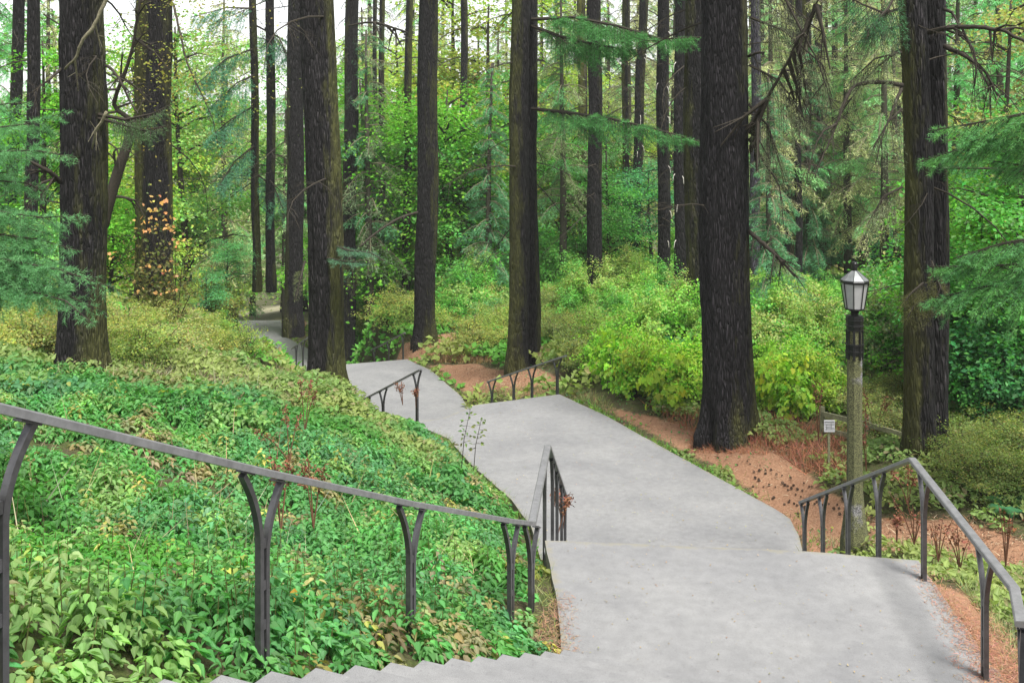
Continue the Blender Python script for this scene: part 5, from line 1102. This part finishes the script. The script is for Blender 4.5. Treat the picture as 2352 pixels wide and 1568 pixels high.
# ------------------------------------------------------------------ dead dock stalks, seedlings, sign, fence, rocks
def dock(px, py, d, h, label, n=130, col=(.20, .085, .05), side=4):
    x, y, z = W(px, py, d); z = float(ground(x, y)[0]) if d is None else z; root = empty('dead_weed', (x, y, z), label, 'dead plant', 'dead rust-red weeds'); a = Acc(); lf = Acc(); C = []
    for i in range(side):
        lean = rng.normal(size=2)*.16*h; hh = h*rng.uniform(.6, 1); pts = np.array([(0, 0, -.05), (lean[0]*.4, lean[1]*.4, hh*.5), (lean[0], lean[1], hh)]); a.tube(pts, [.008, .006, .003], 4)
        m = n//side; t = .35+.65*rng.random((m, 1)); C.append(pts[1]+(pts[2]-pts[1])*(t-.2)+rng.normal(size=(m, 3))*[.03, .03, .02])
    C = np.concatenate(C); mobj('stalks', a.mesh('stalks', M_dryst), root); add_leaves(lf, C, rng.normal(size=C.shape), .035*(.6+rng.random(len(C))), 'dia', colvar(len(C), (1, 1, 1), .7)); mobj('seed_heads', lf.mesh('seed_heads', M_dry), root, None, col)
M_dryst = simple('dead_stalk', (.13, .06, .035), .9, 0, .2)
for px, py, d, h, lb in [(700, 985, 15.5, .95, 'tallest rust-red dead dock on the left bank before the ridged conifer'), (664, 1050, 13.5, .85, 'rust-red dead dock above the left handrail'), (720, 1200, 9.6, .75, 'sparse brown dead dock behind the forked post of the left handrail'),
    (645, 1210, 9.2, .8, 'brown dead dock stalk beside the forked post'), (1282, 1215, 13.2, .65, 'rusty weed at the foot of the steep handrail in the middle'), (1293, 1205, 13.8, .6, 'small rusty weed behind the steep middle handrail'),
    (1990, 1075, 16.2, 1.1, 'tall red-brown dead dock just right of the lamp post'), (2010, 1000, 19, 1.1, 'red-brown dead dock near the wooden fence right of the lamp'), (1880, 1010, 19, 1.3, 'red-brown dead dock left of the white board'), (2085, 1150, 14.2, .6, 'short red weed left of the mossy pair by the handrail'),
    (2100, 1240, 12.2, .6, 'thin branching red weed on the bare trail, left one'), (2155, 1280, 11.6, .5, 'thin branching red weed on the bare trail, middle one'), (2205, 1300, 11.2, .55, 'thin branching red weed behind the sloping handrail'), (2310, 1290, 11.5, .65, 'thin branching red weed nearest the right edge'), (2060, 1235, 12.6, .45, 'small red weed between the handrail posts near the lamp'), (925, 925, 23.0, .55, 'rusty dead weed touching the small forked handrail'), (955, 930, 22.6, .45, 'short rusty weed at the forked handrail post')]:
    dock(px, py, d, h, lb, n=60 if 'thin' in lb else 150, side=5 if 'thin' in lb else 3)
def seedling(px, py, d, tip, label):
    x, y, z = W(px, py, d); root = empty('seedling', (x, y, z), label, 'seedling', None); a = Acc(); P = screen_path([(px, py, d), ((px+tip[0])/2-4, (py+tip[1])/2, d), (tip[0], tip[1], d)])-np.array((x, y, z)); a.tube(P, [.006, .005, .003], 4)
    C, D = [], []
    for t in np.linspace(.45, 1, 7):
        q = P[0]*(1-t)**2+P[1]*2*t*(1-t)+P[2]*t*t
        for k in range(3): v = rng.normal(size=3); v[2] = -.1; C.append(q+nrm(v[None])[0]*.06); D.append(v); a.tube([q, C[-1]], [.003, .002], 3)
    mobj('stem', a.mesh('stem', M_twig), root); lf = Acc(); nn = rng.normal(size=(len(C), 3))*.4; nn[:, 1] -= .6; nn[:, 2] += .7; add_leaves(lf, np.array(C), nn, .06, 'ov', colvar(len(C), (1, 1, 1), .5), d=np.array(D)); mobj('leaves', lf.mesh('leaves', M_leaf), root, None, (.14, .19, .06))
seedling(1060, 1075, 14.2, (1080, 940), 'thin leafy seedling standing against the pale path, tallest one'); seedling(1088, 1080, 14.0, (1105, 965), 'thin leafy seedling against the pale path, just right of a taller one')
fx = [W(1890, 950, 19.5), W(1995, 975, 18.9), W(2080, 1000, 18.4)]
fe = empty('wooden_fence', fx[1], 'low weathered wooden rail fence behind the street lamp', 'fence'); b0 = np.array(fx[1])
for zo in (0, -.30):
    for i in range(2):
        a = Acc(); p0, p1 = np.array(fx[i])-b0, np.array(fx[i+1])-b0; dd = nrm((p1-p0)[None])[0]; a.box((p0+p1)/2+[0, 0, zo], np.linalg.norm(p1-p0)*1.02, .05, .09, dd, np.cross([0, 0, 1.], dd), np.cross(dd, np.cross([0, 0, 1.], dd))); mobj('rail', a.mesh('rail', M_wood), fe)
for i in range(3):
    a = Acc(); p0 = np.array(fx[i])-b0; a.box(p0+[0, .06, -.35], .09, .09, .95); mobj('post', a.mesh('post', M_wood), fe)
sx = W(1905, 978, 17.8); sg = empty('notice_board', (sx[0], sx[1], sx[2]-.6), 'small white notice board with dark ruled lines left of the lamp post', 'sign')
a = Acc(); a.box((0, 0, .6), .19, .012, .21); bd = mobj('board', a.mesh('board', M_white), sg)
for k, (cx_, cz_, w_, h_) in enumerate([(0, .675, .17, .008), (0, .645, .17, .004), (0, .62, .17, .004), (-.02, .59, .12, .004), (.01, .565, .15, .004), (0, .54, .17, .004), (-.05, .58, .004, .1), (.03, .60, .004, .12)]):
    a = Acc(); a.box((cx_, -.008, cz_), w_, .002, h_); mobj('line', a.mesh('line', M_black), bd)
a = Acc(); a.box((0, .03, .32), .04, .03, .75); mobj('stake', a.mesh('stake', M_wood), sg)
def rock(px, py, d, s, label):
    import bmesh
    bm = bmesh.new(); bmesh.ops.create_icosphere(bm, subdivisions=3, radius=1)
    co = np.array([v.co[:] for v in bm.verts]); n_ = 1+.5*(fbm(co[:, 0]*1.5+px, co[:, 1]*1.5, co[:, 2]*1.5, 3)-.5)
    for v, k in zip(bm.verts, n_): v.co = v.co*k; v.co.x *= s[0]; v.co.y *= s[1]; v.co.z *= s[2]
    me = bpy.data.meshes.new('boulder'); bm.to_mesh(me); bm.free(); me.materials.append(M_rock); x = (px-1176)/F*d
    o = mobj('boulder', me, None, (x, d, float(ground(x, d)[0])+s[2]*.3)); tag(o, label, 'rock')
rock(1105, 690, 42, (.75, .4, .38), 'pale grey boulder in the thicket between the middle conifers')
rock(395, 880, 16.5, (.28, .2, .1), 'small pale stone lying in dead grass on the left bank')
lg = screen_path([(1015, 640, 50), (1125, 634, 49.5)]); a = Acc(); a.tube(np.linspace(lg[0], lg[1], 6), [.26, .25, .26, .24, .23, .22], 10); o = mobj('fallen_log', a.mesh('fallen_log', M_bark_plain, True)); tag(o, 'dark fallen log lying under the maples left of the joined conifers', 'log')
a = Acc(); a.add([(0, 0, 0)], []); 
lf = Acc(); q = W(676, 1350, 6.6); add_leaves(lf, np.array([q]), np.array([[.2, -1, .3]]), .16, 'ov', np.array([[1, 1, 1.]]), d=np.array([[.1, 0, -1.]])); o = mobj('withered_leaf', lf.mesh('withered_leaf', M_leaf), None, None, (.62, .34, .07)); tag(o, 'large curled orange-brown leaf hanging beside the forked post', 'leaf')

# ------------------------------------------------------------------ thin forest haze
hb = Acc(); hb.box((0, 60, -15), 900, 1000, 76); hz_m = bpy.data.materials.new('haze'); hz_m.use_nodes = True; hn = hz_m.node_tree
for n_ in list(hn.nodes):
    if n_.type == 'BSDF_PRINCIPLED': hn.nodes.remove(n_)
pv = hn.nodes.new('ShaderNodeVolumePrincipled'); pv.inputs['Color'].default_value = (.93, .96, .93, 1); pv.inputs['Density'].default_value = .0004
hn.links.new(pv.outputs[0], hn.nodes['Material Output'].inputs['Volume'])
hz = mobj('haze', hb.mesh('haze', hz_m)); tag(hz, 'thin pale haze hanging between the trees', 'haze', kind='stuff')
